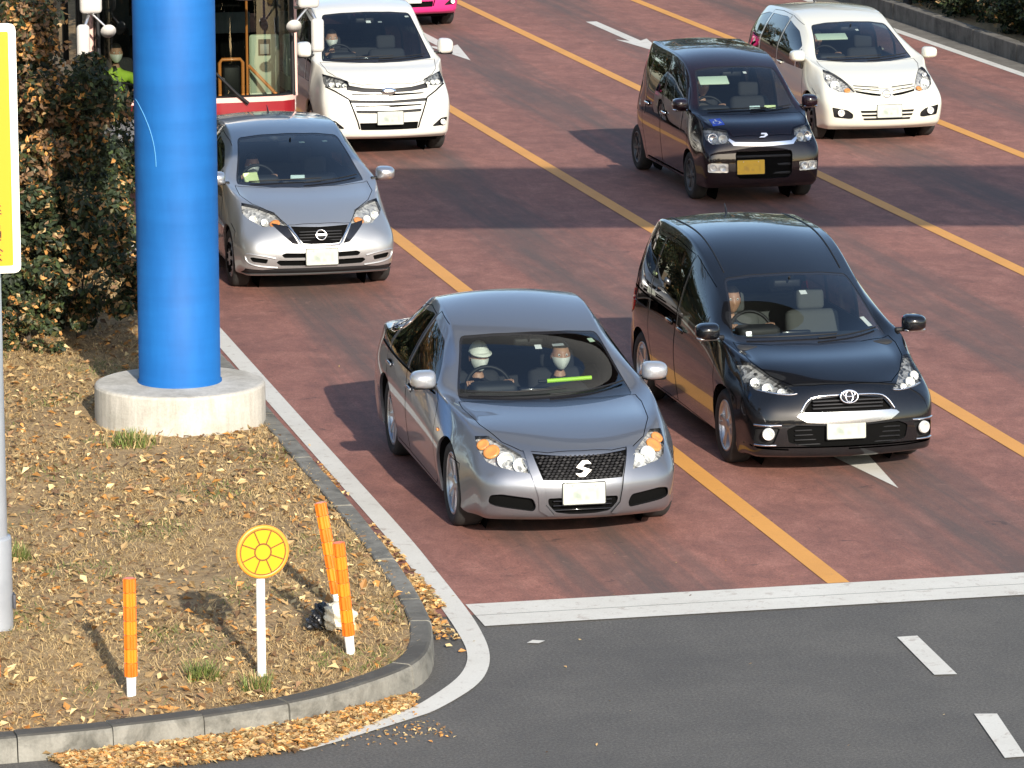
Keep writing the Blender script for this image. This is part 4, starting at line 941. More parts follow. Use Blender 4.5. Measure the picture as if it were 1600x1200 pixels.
def vegetation():
    ev=[.70,.24,.04,.0,.0,.02]; au=[.10,.08,.18,.18,.06,.40]; mixp=(ev,au)
    plant('evergreen_shrub','dense dark green shrub low behind the yellow sign','shrub','shrubs on the left verge',(3.35,39.4,.18),.85,.9,1.35,12000,G4,ev,21,clumps=60,zlo=.0,limbs=5,trunk=.03)
    plant('autumn_shrub','tall shrub with orange brown leaves above dark green ones, beside the blue post','shrub','shrubs on the left verge',(4.25,41.3,.18),1.15,1.3,3.1,38000,G4,mixp,22,clumps=120,zlo=.0,topbias=.50,trunk=.06,limbs=14)
    plant('autumn_shrub','brown leaved shrub behind the yellow sign, between evergreens','shrub','shrubs on the left verge',(3.0,42.6,.18),1.1,1.3,3.4,24000,G4,mixp,23,clumps=90,zlo=.0,topbias=.52,trunk=.06,limbs=12)
    plant('evergreen_shrub','dark evergreen shrub beside the front corner of the red bus','shrub','shrubs on the left verge',(5.15,44.6,.18),1.0,1.7,2.2,26000,G4,[.55,.22,.10,.05,.03,.05],24,clumps=80,zlo=.0,limbs=6)
    plant('broadleaf_tree','tall dark green tree at the top left behind the shrubs','tree','trees on the left verge',(3.4,50.5,.18),2.2,2.4,6.5,36000,G4,[.6,.27,.08,.01,.01,.03],25,(.08,.14),110,.0,.14)
    plant('leafy_shrub','low green and brown shrub at the foot of the blue post','shrub','shrubs on the left verge',(4.8,39.6,.16),.75,1.0,1.4,13000,G4,[.50,.20,.1,.08,.06,.06],29,clumps=44,zlo=.0,limbs=4,trunk=.025)
    plant('broadleaf_tree','unseen sparse tree added out of frame on the left to shade the shrubs','tree','tall trees at the left edge of the verge',(1.0,30.6,.1),2.0,1.3,8.0,9000,G4,[.35,.25,.16,.08,.06,.10],35,(.08,.14),46,.62,.12)  # out-of-frame tree, added so its crown shades the shrubs behind
    for i,(x,y,h) in enumerate([(-.6,36,8.5),(-.4,41,9.5),(-.2,46,9)]):
        plant('broadleaf_tree','tall dense roadside tree just outside the left edge of the photo','tree','tall trees at the left edge of the verge',(x,y,.1),2.2,2.6,h,11000,G4,[.42,.28,.12,.06,.03,.09],36+i,(.12,.20),60,.12,.14)
    plant('low_shrub','low bright green shrub at the foot of the hedge, behind the sign post','shrub','shrubs on the left verge',(3.42,38.1,.16),.55,.5,.62,5200,G4,[.22,.58,.14,.02,.02,.02],31,(.04,.075),30,.0,.02,limbs=4)
    plant('low_shrub','low olive green shrub at the foot of the hedge, left of the blue post','shrub','shrubs on the left verge',(4.25,38.9,.16),.55,.5,.55,4200,G4,[.25,.35,.22,.06,.04,.08],32,(.04,.075),28,.0,.02,limbs=4)
    # trees further up the verge and over on the far side
    for i,(x,y,h,r) in enumerate([(2.6,57,8,2.3),(3.2,64,9,2.6),(2.2,72,9,3.0),(2.8,82,10,3.2),(2.4,95,10,3.4),(2.6,110,11,3.6)]):
        plant('broadleaf_tree','dark green roadside tree further up the left verge','tree','trees further up the left verge',(x,y,.1),r,r,h,9000,G4,[.5,.3,.12,.02,.02,.04],40+i,(.16,.30),60,.1,.16)
    sh=[(22.45,59.6,.72,1.4,1.6,'dense green shrub cut off by the right edge of the photo'),(22.45,61.9,.74,1.3,1.8,'dense green shrub above the low kerb wall, second from the right edge'),(22.55,64.2,.80,1.3,1.8,'dense green shrub with dry yellow stems, just right of the dark post'),(22.75,67.2,.85,1.6,2.0,'dense green shrub behind the dark post at the top edge'),(24.6,64.5,1.2,1.8,2.6,'taller dark green shrub higher on the bank behind the kerb wall shrubs'),(23.3,71,1,1.9,2.0,'green shrub at the top edge beyond the cream hatchback'),(22.5,60.8,.7,1.2,1.5,'low green shrub filling the gap between the two nearest wall shrubs'),(22.6,65.8,.75,1.3,1.6,'low green shrub beside the dark post, right above the kerb wall')]
    for i,(x,y,rx,ry,h,lb) in enumerate(sh):
        plant('hedge_shrub',lb,'shrub','shrubs along the right kerb wall',(x,y,-.25),rx*1.12,ry,h+.6,20000,G4,[.46,.40,.08,.01,.02,.03],60+i,(.06,.10),110,.0,.04,limbs=5)
    for i,(x,y,h,r) in enumerate([(28,72,11,3.2),(27,80,13,3.6),(26,90,14,4.0),(26,101,15,4.2),(27,113,15,4.4),(27,127,16,4.6)]):
        plant('broadleaf_tree','dark green roadside tree over on the right bank','tree','trees on the right bank',(x,y,.4),r,r,h,8000,G4,[.5,.32,.1,.02,.02,.04],70+i,(.18,.32),60,.12,.16)
    for i in range(34):
        plant('broadleaf_tree','dark unseen tree added behind the camera to darken reflections','tree','unseen trees added behind the camera',(-78+(i%17)*9.5+(i*5)%4+(i//17)*4.7,-72-(i*7)%9-(i//17)*16,0),7.0,5,15+(i*5)%4,3200,G4,[.5,.32,.1,.02,.02,.04],120+i,(1.0,1.8),50,.0,.35)  # unseen tree rows, added to keep the bright horizon out of reflections
    for i in range(9):
        plant('broadleaf_tree','dark tree closing the far end of the road','tree','trees at the far end of the road',(-26+i*10+(i%3),170+(i*7)%11,0),5.5,5,11+(i*5)%4,3600,G4,[.5,.32,.1,.02,.02,.04],90+i,(.5,.9),44,.08,.3)
vegetation()
# ------------------------------------------------------------------ the cars themselves
CR={('col',3,7,12):.55,('col',3,4,7):.25,('col',5,6,14):.45,('col',6,3,14):.2,('row',4,0,3):.3,('row',1,0,7):.35}
def emblem_ring(mb, c, r, m, bar=True, T=None):
    T=T or Matrix.Translation(c)@Matrix.Rotation(R(90),4,'X')
    mb.tube([T@Vector((r*math.cos(t),r*math.sin(t),0)) for t in np.linspace(0,2*math.pi,28,endpoint=False)],r*.13,m,8,closed=True)
    if bar: mb.ext(rnd([(-r*1.12,-r*.2),(r*1.12,-r*.2),(r*1.12,r*.2),(-r*1.12,r*.2)],.004),T@Matrix.Translation((0,0,-.002)),.012,m)
def sedan():
    c=Car('sedan',SEDAN,.91,creases={**CR,('col',3,4,7):.5}).setup('sedan_car','grey metallic sedan with two masked people inside, nearest the kerb at the stop line','car','cars waiting at the stop line',(7.575,30.8,0),R(-1.3),
        paint('grey_metallic_paint',(.24,.25,.275),.8,.38))
    c.arch(.95,.335,.372); c.arch(3.65,.335,.372)
    glazing(c,[(0,1.315),(.3,1.308),(.562,1.285),(.69,.945),(.70,.90),(.4,.893),(0,.888)],1.46,4.05,[2.66,3.56],[M['sideg'],M['sideg'],M['sideg']],wszmin=.94,gap=.038,belt=M['satin'])
    rear_glass(c,[(0,1.36),(.45,1.33),(.56,1.12),(0,1.13)])
    # grille, bars of mesh, S shaped badge
    c.recess('grille', mir([(0,.69),(.37,.708),(.31,.525),(0,.518)]),'F',.035)
    mb=MB()
    for k in range(9):
        z=.53+k*.0205; w=.305+(z-.525)*.32
        n=int(2*w/.036)
        for i in range(n):
            x=-w+.02+(i+.5*(k%2))*.036
            if abs(x)<w-.012: mb.ext([(-.017,0),(0,.011),(.017,0),(0,-.011)],Matrix.Translation((x,.052+.012*abs(x)/.3+max(0,z-.60)*.35,z))@Matrix.Rotation(R(90),4,'X'),.006,M['black_gloss'] if (i+k)%3 else M['dark_plastic'])
    mb.build('grille_mesh', c.root)
    mb=MB(); SP=[(-.045,.008),(-.005,.052),(.028,.052),(.05,.030),(.012,.030),(-.006,.012),(.05,-.010),(.008,-.052),(-.026,-.052),(-.05,-.03),(-.012,-.030),(.006,-.012)]
    mb.ext([(a*1.25,b*1.2) for a,b in SP],Matrix.Translation((0,.03,.607))@Matrix.Rotation(R(-12),4,'X')@Matrix.Rotation(R(90),4,'X'),.014,M['chrome'],.003); mb.build('badge', c.root)
    # lower openings
    lo=[(0,.395),(.275,.385),(.27,.335),(.21,.268),(.10,.252),(0,.25)]
    def slats(mb,pc):
        for z in (.285,.32,.355): mb.box((0,.055,z),(.46,.02,.010),M['black_gloss'],.003,1)
    c.recess('air_intake', rnd(mir(lo),.02),'F',.05,inner=slats)
    for sx in (-1,1): c.recess('air_intake', rnd([(.385,.385),(.62,.415),(.70,.402),(.71,.335),(.66,.315),(.58,.303),(.375,.278),(.36,.32)],.025),'F',.05,sx=sx)
    # bright shoulders framing the grille
    for sx in (-1,1):
        pc=c.cut([(.372,.718),(.425,.718),(.40,.58),(.345,.40),(.335,.29),(.26,.245),(.222,.255),(.288,.335),(.296,.40),(.315,.52)],'F',sx); mb=MB()
        c.skin(mb,pc,c.paint,.018); c.walls(mb,pc,c.paint,.018,-.004); mb.build('bumper_ridge', c.root)
    lamp(c,[(.735,.58,.78),(.64,.52,.79),(.545,.34,.745),(.455,.20,.70),(.40,.09,.572),(.50,.12,.588),(.635,.21,.612),(.70,.30,.635),(.745,.46,.71)],
        [((.47,.15,.645),.055,M['bulb']),((.57,.23,.675),.064,M['bulb'])],amber=[((.655,.38,.715),.066),((.70,.48,.748),.05)],floor=M['facet'])
    panel(c,'hood',mir([(0,.13),(.25,.15),(.44,.24),(.56,.40),(.67,.72),(.72,1.15),(.715,1.34),(.69,1.35),(.4,1.225),(0,1.16)]),'T')
    for sx in (-1,1): c.ribbon([(.80,.60),(.62,.56),(.61,.51)],'S',sx,.006)
    doors(c,[[(1.42,.27),(1.40,.55),(1.46,.90),(1.62,1.0),(2.15,1.31),(2.62,1.40),(2.66,1.35),(2.66,.24),(1.5,.22)],
             [(2.672,.24),(2.672,1.37),(2.95,1.395),(3.35,1.34),(3.60,1.15),(3.66,1.0),(3.60,.76),(3.38,.60),(3.26,.42),(3.22,.24)]],.2,[(2.5,.80),(3.45,.83)])
    plate(c,.0,.42,-.004,M['plate'])
    mirrors(c,1.66,1.03,.84,M['satin_paint'] if 'satin_paint' in M else c.paint,under=M['black_plastic'])
    wipers(c,[[(-.62,.94),(-.2,.955),(.15,.965)],[(0,.935),(.35,.945),(.66,.965)]])
    interior(c,1.78,0,2.45,4.1,[3.3],M['seat'],dash_z=.90,roof_z=1.22,zs=-.2)
    stickers(c,[(.03,1.235,.055,.055,M['white_pl']),(.50,1.245,.05,.05,M['pale_green']),(.20,1.24,.10,.03,M['grey_card'])]); under(c)
    for sx in (-1,1):
        h,n=c.hit2('S',sx,(1.28,.70)); mb=MB(); mb.box(h+n*.006,(.012,.05,.022),M['amber'],.004); mb.build('side_indicator', c.root)
    c.finish(); w=wheel(.335,.225,'spoke',.245,M['alloy'],10); put_wheels(c,w,.335,.225,.95,3.65,.05)
    return c
def mpv():
    c=Car('mpv',MPV,.8475,creases=CR).setup('minivan_car','black compact minivan with a chrome grille bar, beside the grey sedan','car','cars waiting at the stop line',(10.28,32.68,0),0,
        paint('black_paint',(.004,.0045,.006),.0,.18,dust=.02))
    c.arch(.86,.312,.352); c.arch(3.61,.312,.352)
    glazing(c,[(0,1.415),(.3,1.405),(.545,1.375),(.66,1.0),(.665,.968),(.35,.955),(0,.95)],1.25,3.92,[1.62,2.42,3.34],[M['sideg'],M['sideg'],M['priv'],M['priv']],wszmin=1.0,top=.09,bot=.035)
    rear_glass(c,[(0,1.52),(.45,1.50),(.56,1.12),(0,1.12)])
    def inner(mb,pc):
        for z in (.585,.615,.645): mb.box((0,.06,z),(.60,.02,.014),M['dark_plastic'],.004,1)
    c.recess('grille', rnd(mir([(0,.675),(.10,.675),(.30,.655),(.375,.57),(.36,.555),(0,.562)]),.01),'F',.04,inner=inner)
    for sx in (-1,1):
        mb=MB(); P=[c.hit2('F',sx,p) for p in spl([(.06,.688),(.30,.668),(.40,.562)],6,False)]; mb.tube([h+n*.006 for h,n in P if h],.009,M['chrome'],8); mb.build('grille_frame', c.root)
    pc=c.cut(mir([(0,.555),(.36,.553),(.41,.545),(.435,.525),(.36,.478),(.18,.465),(0,.465)]),'F'); mb=MB(); c.skin(mb,pc,M['chrome_soft'],.018); c.walls(mb,pc,M['chrome_soft'],.018,-.01); mb.build('grille_bar', c.root)
    T=Matrix.Translation((0,.035,.678))@Matrix.Rotation(R(-14),4,'X')@Matrix.Rotation(R(90),4,'X'); mb=MB()
    for rx,ry,dy in ((.075,.052,0),(.030,.046,0),(.052,.022,.022)):
        mb.tube([T@Vector((rx*math.cos(t),ry*math.sin(t)+dy,.012)) for t in np.linspace(0,2*math.pi,24,endpoint=False)],.008,M['chrome'],6,closed=True)
    mb.lathe([(.9,0),(1,.0),(.95,.006),(0,.008)],M['black_gloss'],20,T@Matrix.Diagonal((.075,.052,1,1))); mb.build('badge', c.root)
    c.recess('air_intake', rnd(mir([(0,.44),(.44,.455),(.52,.42),(.50,.31),(.30,.265),(0,.262)]),.02),'F',.03,inner=lambda mb,pc:[mb.box((0,.06,z),(.9,.02,.012),M['black_plastic'],.003,1) for z in (.29,.33,.37,.41)])
    for sx in (-1,1):
        def fog(mb,pc,sx=sx):
            T=Matrix.Translation((sx*.665,.09,.385))@Matrix.Rotation(R(20*sx),4,'Z')@Matrix.Rotation(R(90),4,'X')
            mb.lathe([(.052,.0),(.05,.022),(.04,.026),(.030,.012),(0,.0)],M['bulb'],20,T); mb.lathe([(.042,.024),(.03,.034),(0,.04)],M['lens'],18,T)
        c.recess('fog_lamp', rnd([(.57,.435),(.75,.43),(.765,.30),(.62,.295)],.02),'F',.04,sx=sx,m=M['black_plastic'],inner=fog)
        for a,b,z0,z1 in ((.56,.76,.455,.452),(.60,.755,.288,.285)):
            mb=MB(); P=[c.hit2('F',sx,(a+(b-a)*t,z0+(z1-z0)*t)) for t in np.linspace(0,1,8)]; mb.tube([h+n*.004 for h,n in P if h],.009,M['chrome'],6); mb.build('chrome_strip', c.root)
    c.ribbon(mir([(0,.25),(.5,.25),(.74,.262),(.80,.27)]),'F',1,.012,M['black_plastic'])
    lamp(c,[(.77,.75,.875),(.67,.66,.885),(.575,.44,.812),(.435,.16,.722),(.40,.14,.70),(.485,.145,.69),(.70,.31,.705),(.765,.49,.745)],
        [((.62,.30,.735),.045,M['bulb']),((.53,.20,.72),.032,M['bulb']),((.69,.42,.76),.04,M['bulb'])],floor=M['facet_d'])
    for sx in (-1,1):   # chrome lower edge of the lamp
        a,b,d=view_axes(LAMP_DIR,sx); mb=MB(); H=[]
        for p in spl([(.41,.14,.70),(.485,.145,.695),(.60,.21,.70),(.70,.31,.71)],5,False):
            h,n=c.hit2(LAMP_DIR,sx,(p[0],p[1],p[2])) if sx>0 else c.hit2(LAMP_DIR,-1,p)
            if h: H.append(h+n*.002)
        mb.tube(H,.008,M['chrome'],6); mb.build('chrome_strip', c.root)
    panel(c,'hood',mir([(0,.13),(.28,.16),(.42,.21),(.56,.42),(.655,.66),(.69,.95),(.68,1.12),(.4,.97),(0,.90)]),'T')
    for sx in (-1,1): c.ribbon([(.70,.66),(.52,.60),(.50,.52)],'S',sx,.006)
    doors(c,[[(1.14,.24),(1.13,.60),(1.20,.98),(1.30,1.02),(1.62,1.24),(2.0,1.37),(2.40,1.50),(2.425,1.46),(2.425,.22),(1.2,.2)],
             [(2.438,.22),(2.438,1.50),(2.9,1.545),(3.34,1.55),(3.36,1.05),(3.30,.68),(3.21,.42),(3.19,.22)]],.2,[(2.24,.88),(2.60,.90)])
    for sx in (-1,1): c.ribbon([(2.5,.965),(3.5,.985),(4.0,1.0)],'S',sx,.012,M['void'])
    plate(c,-.03,.42,-.006,M['plate'])
    mirrors(c,1.12,1.07,.80,c.paint,under=M['satin'])
    wipers(c,[[(-.56,.985),(-.2,1.0),(.2,1.005)],[(.02,.985),(.35,.995),(.60,1.01)]])
    interior(c,1.55,0,2.05,3.9,[2.95,3.55],M['seat_l'],wheel_x=-.36,dash_z=.96,dash_y=.95,roof_z=1.32,zs=-.08)
    stickers(c,[(.07,1.295,.06,.055,M['white_pl']),(.55,1.07,.05,.12,M['white_pl'])]); cards(c,[(-.52,1.2,1.0,.05,.07,0,M['white_pl'])]); under(c)
    mb=MB(); mb.tube([(0,3.75,1.60),(0,3.80,1.68),(0,3.84,1.72)],[.012,.009,.004],M['black_gloss'],8); mb.build('antenna', c.root)
    for sx in (-1,1):
        c.ribbon([(x,1.44+0*x) for x in ()],'F') if False else None
        H=[]
        for t in np.linspace(2.0,4.0,16):
            h=c.ray((sx*.52,t,3),(0,0,-1))
            if h[0]: H.append(h[0]+Vector((0,0,.002)))
        mb=MB(); mb.tube(H,.007,M['black_plastic'],6); mb.build('roof_moulding', c.root)
        pc=c.cut(rnd([(3.82,.98),(3.98,.96),(4.03,.72),(3.86,.78)],.03),'S',sx); mb=MB(); c.skin(mb,pc,M['redlens'],.008); c.walls(mb,pc,M['redlens'],.008,-.01); mb.build('tail_lamp', c.root)
    c.finish(); w=wheel(.312,.19,'pair',.215,M['alloy'],10); put_wheels(c,w,.312,.19,.86,3.61)
    return c
def hatch():
    c=Car('hatch',HATCH,.8475,creases=CR).setup('hatchback_car','silver hatchback with a black V shaped grille, right behind the blue post','car','cars waiting at the stop line',(7.64,42.3,0),0,
        paint('silver_paint',(.46,.465,.47),.8,.42))
    c.arch(.83,.305,.345); c.arch(3.43,.305,.345)
    glazing(c,[(0,1.425),(.3,1.415),(.535,1.385),(.665,1.04),(.67,1.005),(.35,.992),(0,.99)],1.28,3.80,[1.62,2.40,3.20],[M['sideg'],M['sideg'],M['priv'],M['priv']],wszmin=1.03,top=.07)
    rear_glass(c,[(0,1.38),(.45,1.36),(.55,1.05),(0,1.05)])
    c.recess('grille', mir([(0,.705),(.30,.712),(.19,.545),(.10,.538),(0,.538)]),'F',.03,inner=lambda mb,pc:[mb.box((0,.075,z),(.44,.02,.012),M['dark_plastic'],.003,1) for z in (.57,.60,.63,.66)])
    for sx in (-1,1):
        pc=c.cut([(.335,.715),(.475,.735),(.455,.70),(.295,.548),(.225,.535)],'F',sx); mb=MB(); c.skin(mb,pc,M['black_gloss'],-.006); c.walls(mb,pc,M['black_plastic'],0,-.006); mb.build('grille_wing', c.root)
        H=[]
        for p in spl([(.325,.715),(.25,.62),(.205,.54),(.16,.525),(.05,.522),(0,.522)],5,False):
            h,n=c.hit2('F',sx,p)
            if h: H.append(h+n*.004)
        mb=MB(); mb.tube(H,.011,M['chrome'],8); mb.build('chrome_trim', c.root)
    mb=MB(); emblem_ring(mb,(0,.02,.63),.052,M['chrome'],True,Matrix.Translation((0,.035,.63))@Matrix.Rotation(R(-18),4,'X')@Matrix.Rotation(R(90),4,'X')); mb.build('badge', c.root)
    c.recess('air_intake', rnd(mir([(0,.448),(.37,.455),(.41,.435),(.385,.405),(0,.402)]),.012),'F',.05)
    c.recess('air_intake', rnd(mir([(0,.375),(.44,.378),(.465,.355),(.42,.322),(0,.318)]),.012),'F',.05)
    for sx in (-1,1):
        c.recess('air_intake', rnd([(.545,.39),(.70,.41),(.725,.405),(.70,.362),(.56,.345)],.012),'F',.04,sx=sx)
        H=[]
        for p in spl([(.47,.40),(.60,.425),(.74,.44),(.765,.41),(.73,.345),(.62,.315),(.45,.30)],5,False):
            h,n=c.hit2('F',sx,p)
            if h: H.append(h+n*.002)
        mb=MB(); mb.tube(H,.010,c.paint,6); mb.build('bumper_ridge', c.root)
    pc=c.cut(mir([(0,.295),(.45,.29),(.60,.275),(.76,.285),(.78,.215),(0,.215)]),'F'); mb=MB(); c.skin(mb,pc,M['dark_plastic'],-.012); c.walls(mb,pc,M['dark_plastic'],0,-.012); mb.build('bumper_lip', c.root)
    lamp(c,[(.71,.73,.885),(.61,.63,.875),(.42,.42,.82),(.33,.165,.72),(.41,.19,.708),(.57,.245,.70),(.69,.44,.76),(.73,.58,.80)],
        [((.64,.42,.775),.045,M['bulb']),((.54,.32,.755),.04,M['bulb'])],amber=[((.445,.27,.745),.055)],floor=M['facet'])
    panel(c,'hood',mir([(0,.13),(.26,.15),(.33,.17),(.44,.42),(.61,.66),(.70,.90),(.70,1.19),(.4,1.02),(0,.945)]),'T')
    for sx in (-1,1): c.ribbon([(.70,.68),(.52,.62),(.50,.52)],'S',sx,.006)
    doors(c,[[(1.20,.25),(1.19,.60),(1.25,1.0),(1.34,1.05),(1.65,1.25),(2.05,1.36),(2.40,1.42),(2.42,1.38),(2.42,.22),(1.3,.2)],
             [(2.432,.22),(2.432,1.43),(2.9,1.44),(3.2,1.40),(3.3,1.12),(3.22,.75),(3.05,.45),(3.03,.22)]],.2,[(2.22,.87),(3.10,.90)])
    plate(c,0,.41,-.008,M['plate'])
    mirrors(c,1.2,1.08,.80,M['satin'],(.20,.11,.14))
    wipers(c,[[(-.55,1.02),(-.2,1.04),(.2,1.045)],[(.0,1.015),(.35,1.03),(.60,1.045)]])
    interior(c,1.6,0,2.1,3.8,[3.0],M['seat'],dash_z=.97,dash_y=1.0,roof_z=1.32,zs=-.15)
    stickers(c,[(.12,1.36,.06,.03,M['pale_green']),(.38,1.355,.06,.03,M['pale_green'])]); cards(c,[(-.50,1.36,1.04,.17,.13,25,M['pale_lime']),(.0,1.40,1.03,.15,.05,-8,M['pale_cyan'])]); under(c)
    mb=MB(); mb.tube([(0,3.2,1.49),(0,3.3,1.56)],[.010,.004],M['black_gloss'],8); mb.build('antenna', c.root)
    c.finish(); w=wheel(.305,.185,'cap',.20,M['hubcap'],9); put_wheels(c,w,.305,.185,.83,3.43)
    return c
def kei():
    c=Car('kei',KEI,.7375,creases=CR).setup('kei_car','tall dark purple kei car with a yellow number plate and blue wheelchair sticker','car','cars waiting at the stop line',(13.77,47.2,0),0,
        paint('dark_purple_paint',(.009,.0035,.006),.0,.20,dust=.03))
    c.arch(.70,.282,.315); c.arch(3.19,.282,.315)
    glazing(c,[(0,1.475),(.28,1.468),(.49,1.44),(.59,1.05),(.595,1.01),(.3,1.0),(0,.998)],.80,3.14,[1.08,1.98,2.76],[M['sideg'],M['sideg'],M['priv'],M['priv']],wszmin=1.045,top=.08)
    rear_glass(c,[(0,1.5),(.42,1.48),(.50,1.08),(0,1.08)])
    c.recess('air_intake', rnd(mir([(0,.635),(.33,.635),(.345,.60),(.335,.36),(.29,.315),(0,.31)]),.02),'F',.04,inner=lambda mb,pc:[mb.box((0,.06,z),(.66,.03,.03),M['dark_plastic'],.006,1) for z in (.37,.47,.57)])
    pc=c.cut(mir([(0,.728),(.34,.738),(.40,.775),(.415,.755),(.36,.698),(0,.686)]),'F'); mb=MB(); c.skin(mb,pc,M['chrome'],.014); c.walls(mb,pc,M['chrome'],.014,-.01); mb.build('grille_bar', c.root)
    mb=MB(); T=Matrix.Translation((0,.075,.81))@Matrix.Rotation(R(-25),4,'X')@Matrix.Rotation(R(90),4,'X')
    mb.ext([(-.055,-.028),(.01,-.028),(.055,.0),(.04,.026),(-.02,.028),(-.03,.012),(.012,.010),(.02,.0),(0,-.012),(-.03,-.012)],T,.012,M['chrome']); mb.build('badge', c.root)
    for sx in (-1,1):
        def fog(mb,pc,sx=sx):
            for i in range(2):
                T=Matrix.Translation((sx*(.485+.105*i),.055+.045*i,.445))@Matrix.Rotation(R(15*sx),4,'Z')@Matrix.Rotation(R(90),4,'X')
                mb.lathe([(.044,.0),(.046,.03),(.038,.034),(.025,.014),(0,.004)],M['bulb'],18,T); mb.lathe([(.038,.03),(.02,.04),(0,.042)],M['lens'],16,T)
        c.recess('fog_lamp', rnd([(.43,.495),(.62,.505),(.665,.49),(.66,.395),(.43,.39)],.015),'F',.03,sx=sx,m=M['bulb'],wallm=M['chrome'],inner=fog)
    lamp(c,[(.655,.41,.87),(.61,.34,.885),(.41,.20,.862),(.395,.13,.80),(.40,.08,.722),(.60,.14,.712),(.655,.22,.765)],
        [((.585,.19,.79),.058,M['chrome']),((.475,.13,.785),.05,M['bulb'])],floor=M['facet'],depth=.05)
    panel(c,'hood',mir([(0,.085),(.36,.12),(.405,.21),(.58,.32),(.62,.42),(.62,.66),(.3,.585),(0,.555)]),'T')
    for sx in (-1,1): c.ribbon([(.52,.70),(.38,.66),(.36,.56)],'S',sx,.006)
    doors(c,[[(.76,.25),(.75,.60),(.80,1.0),(.88,1.05),(1.10,1.25),(1.40,1.38),(1.96,1.51),(1.985,1.47),(1.985,.22),(.9,.2)],
             [(1.997,.22),(1.997,1.51),(2.4,1.52),(2.74,1.51),(2.86,1.1),(2.84,.62),(2.78,.42),(2.76,.22)]],.2,[(1.82,.88),(2.62,.90)],chrome=True)
    for sx in (-1,1): c.ribbon([(1.05,.245),(2.7,.245)],'S',sx,.018,M['satin'],.006)
    plate(c,-.17,.455,-.012,M['plate_y'])
    mirrors(c,.86,1.10,.70,c.paint,(.19,.11,.15),under=M['chrome'])
    wipers(c,[[(-.50,1.03),(-.1,1.045),(.2,1.045)],[(.0,1.03),(.3,1.04),(.52,1.055)]])
    interior(c,1.15,0,1.55,3.0,[2.5],M['seat'],wheel_x=-.32,dash_z=.97,dash_y=.62,roof_z=1.37,zs=-.03)
    stickers(c,[(.10,1.42,.04,.04,M['white_pl'])]); visor(c,-.30,1.375,M['pale_green'],.36); cards(c,[(.12,.86,1.03,.13,.05,0,M['pale_cyan']),(.31,.87,1.03,.14,.05,0,M['pale_lime'])]); under(c)
    # blue wheelchair sticker on the bonnet edge
    pc=None; mb=MB(); blue=simple('sticker_blue',(.03,.09,.55),.4); white=M['white_pl']; cx,cy=-.47,.41
    def onto(x,y,o):
        h=c.ray((x,y,3),(0,0,-1)); return h[0]+Vector((h[1].x,h[1].y,abs(h[1].z)))*o
    g=[[onto(cx+(u-.5)*.14,cy+(v-.5)*.20,.002) for u in np.linspace(0,1,6)] for v in np.linspace(0,1,6)]
    mb.add([p for r in g for p in r],[[i*6+j,i*6+j+1,(i+1)*6+j+1,(i+1)*6+j] for i in range(5) for j in range(5)],blue)
    def line(P,w):
        for (a,b),(d,e) in zip(P,P[1:]):
            A=onto(cx+a*.14,cy+b*.20,.0035); B=onto(cx+d*.14,cy+e*.20,.0035); s=(B-A).cross(Vector((0,0,1))).normalized()*w; mb.add([A+s,A-s,B-s,B+s],[[0,1,2,3]],white)
    line([(-.02,.36),(-.02,.02),(.2,.02),(.3,-.28)],.009); line([(-.02,.16),(.16,.16)],.008)
    line([(-.05+.27*math.cos(R(a)),-.10+.24*math.sin(R(a))) for a in range(120,395,25)],.007); line([(-.05,.38),(.02,.38)],.014)
    mb.build('wheelchair_sticker', c.root)
    c.finish(); w=wheel(.282,.165,'spoke',.19,M['alloy_dark'],8); put_wheels(c,w,.282,.165,.70,3.19)
    return c
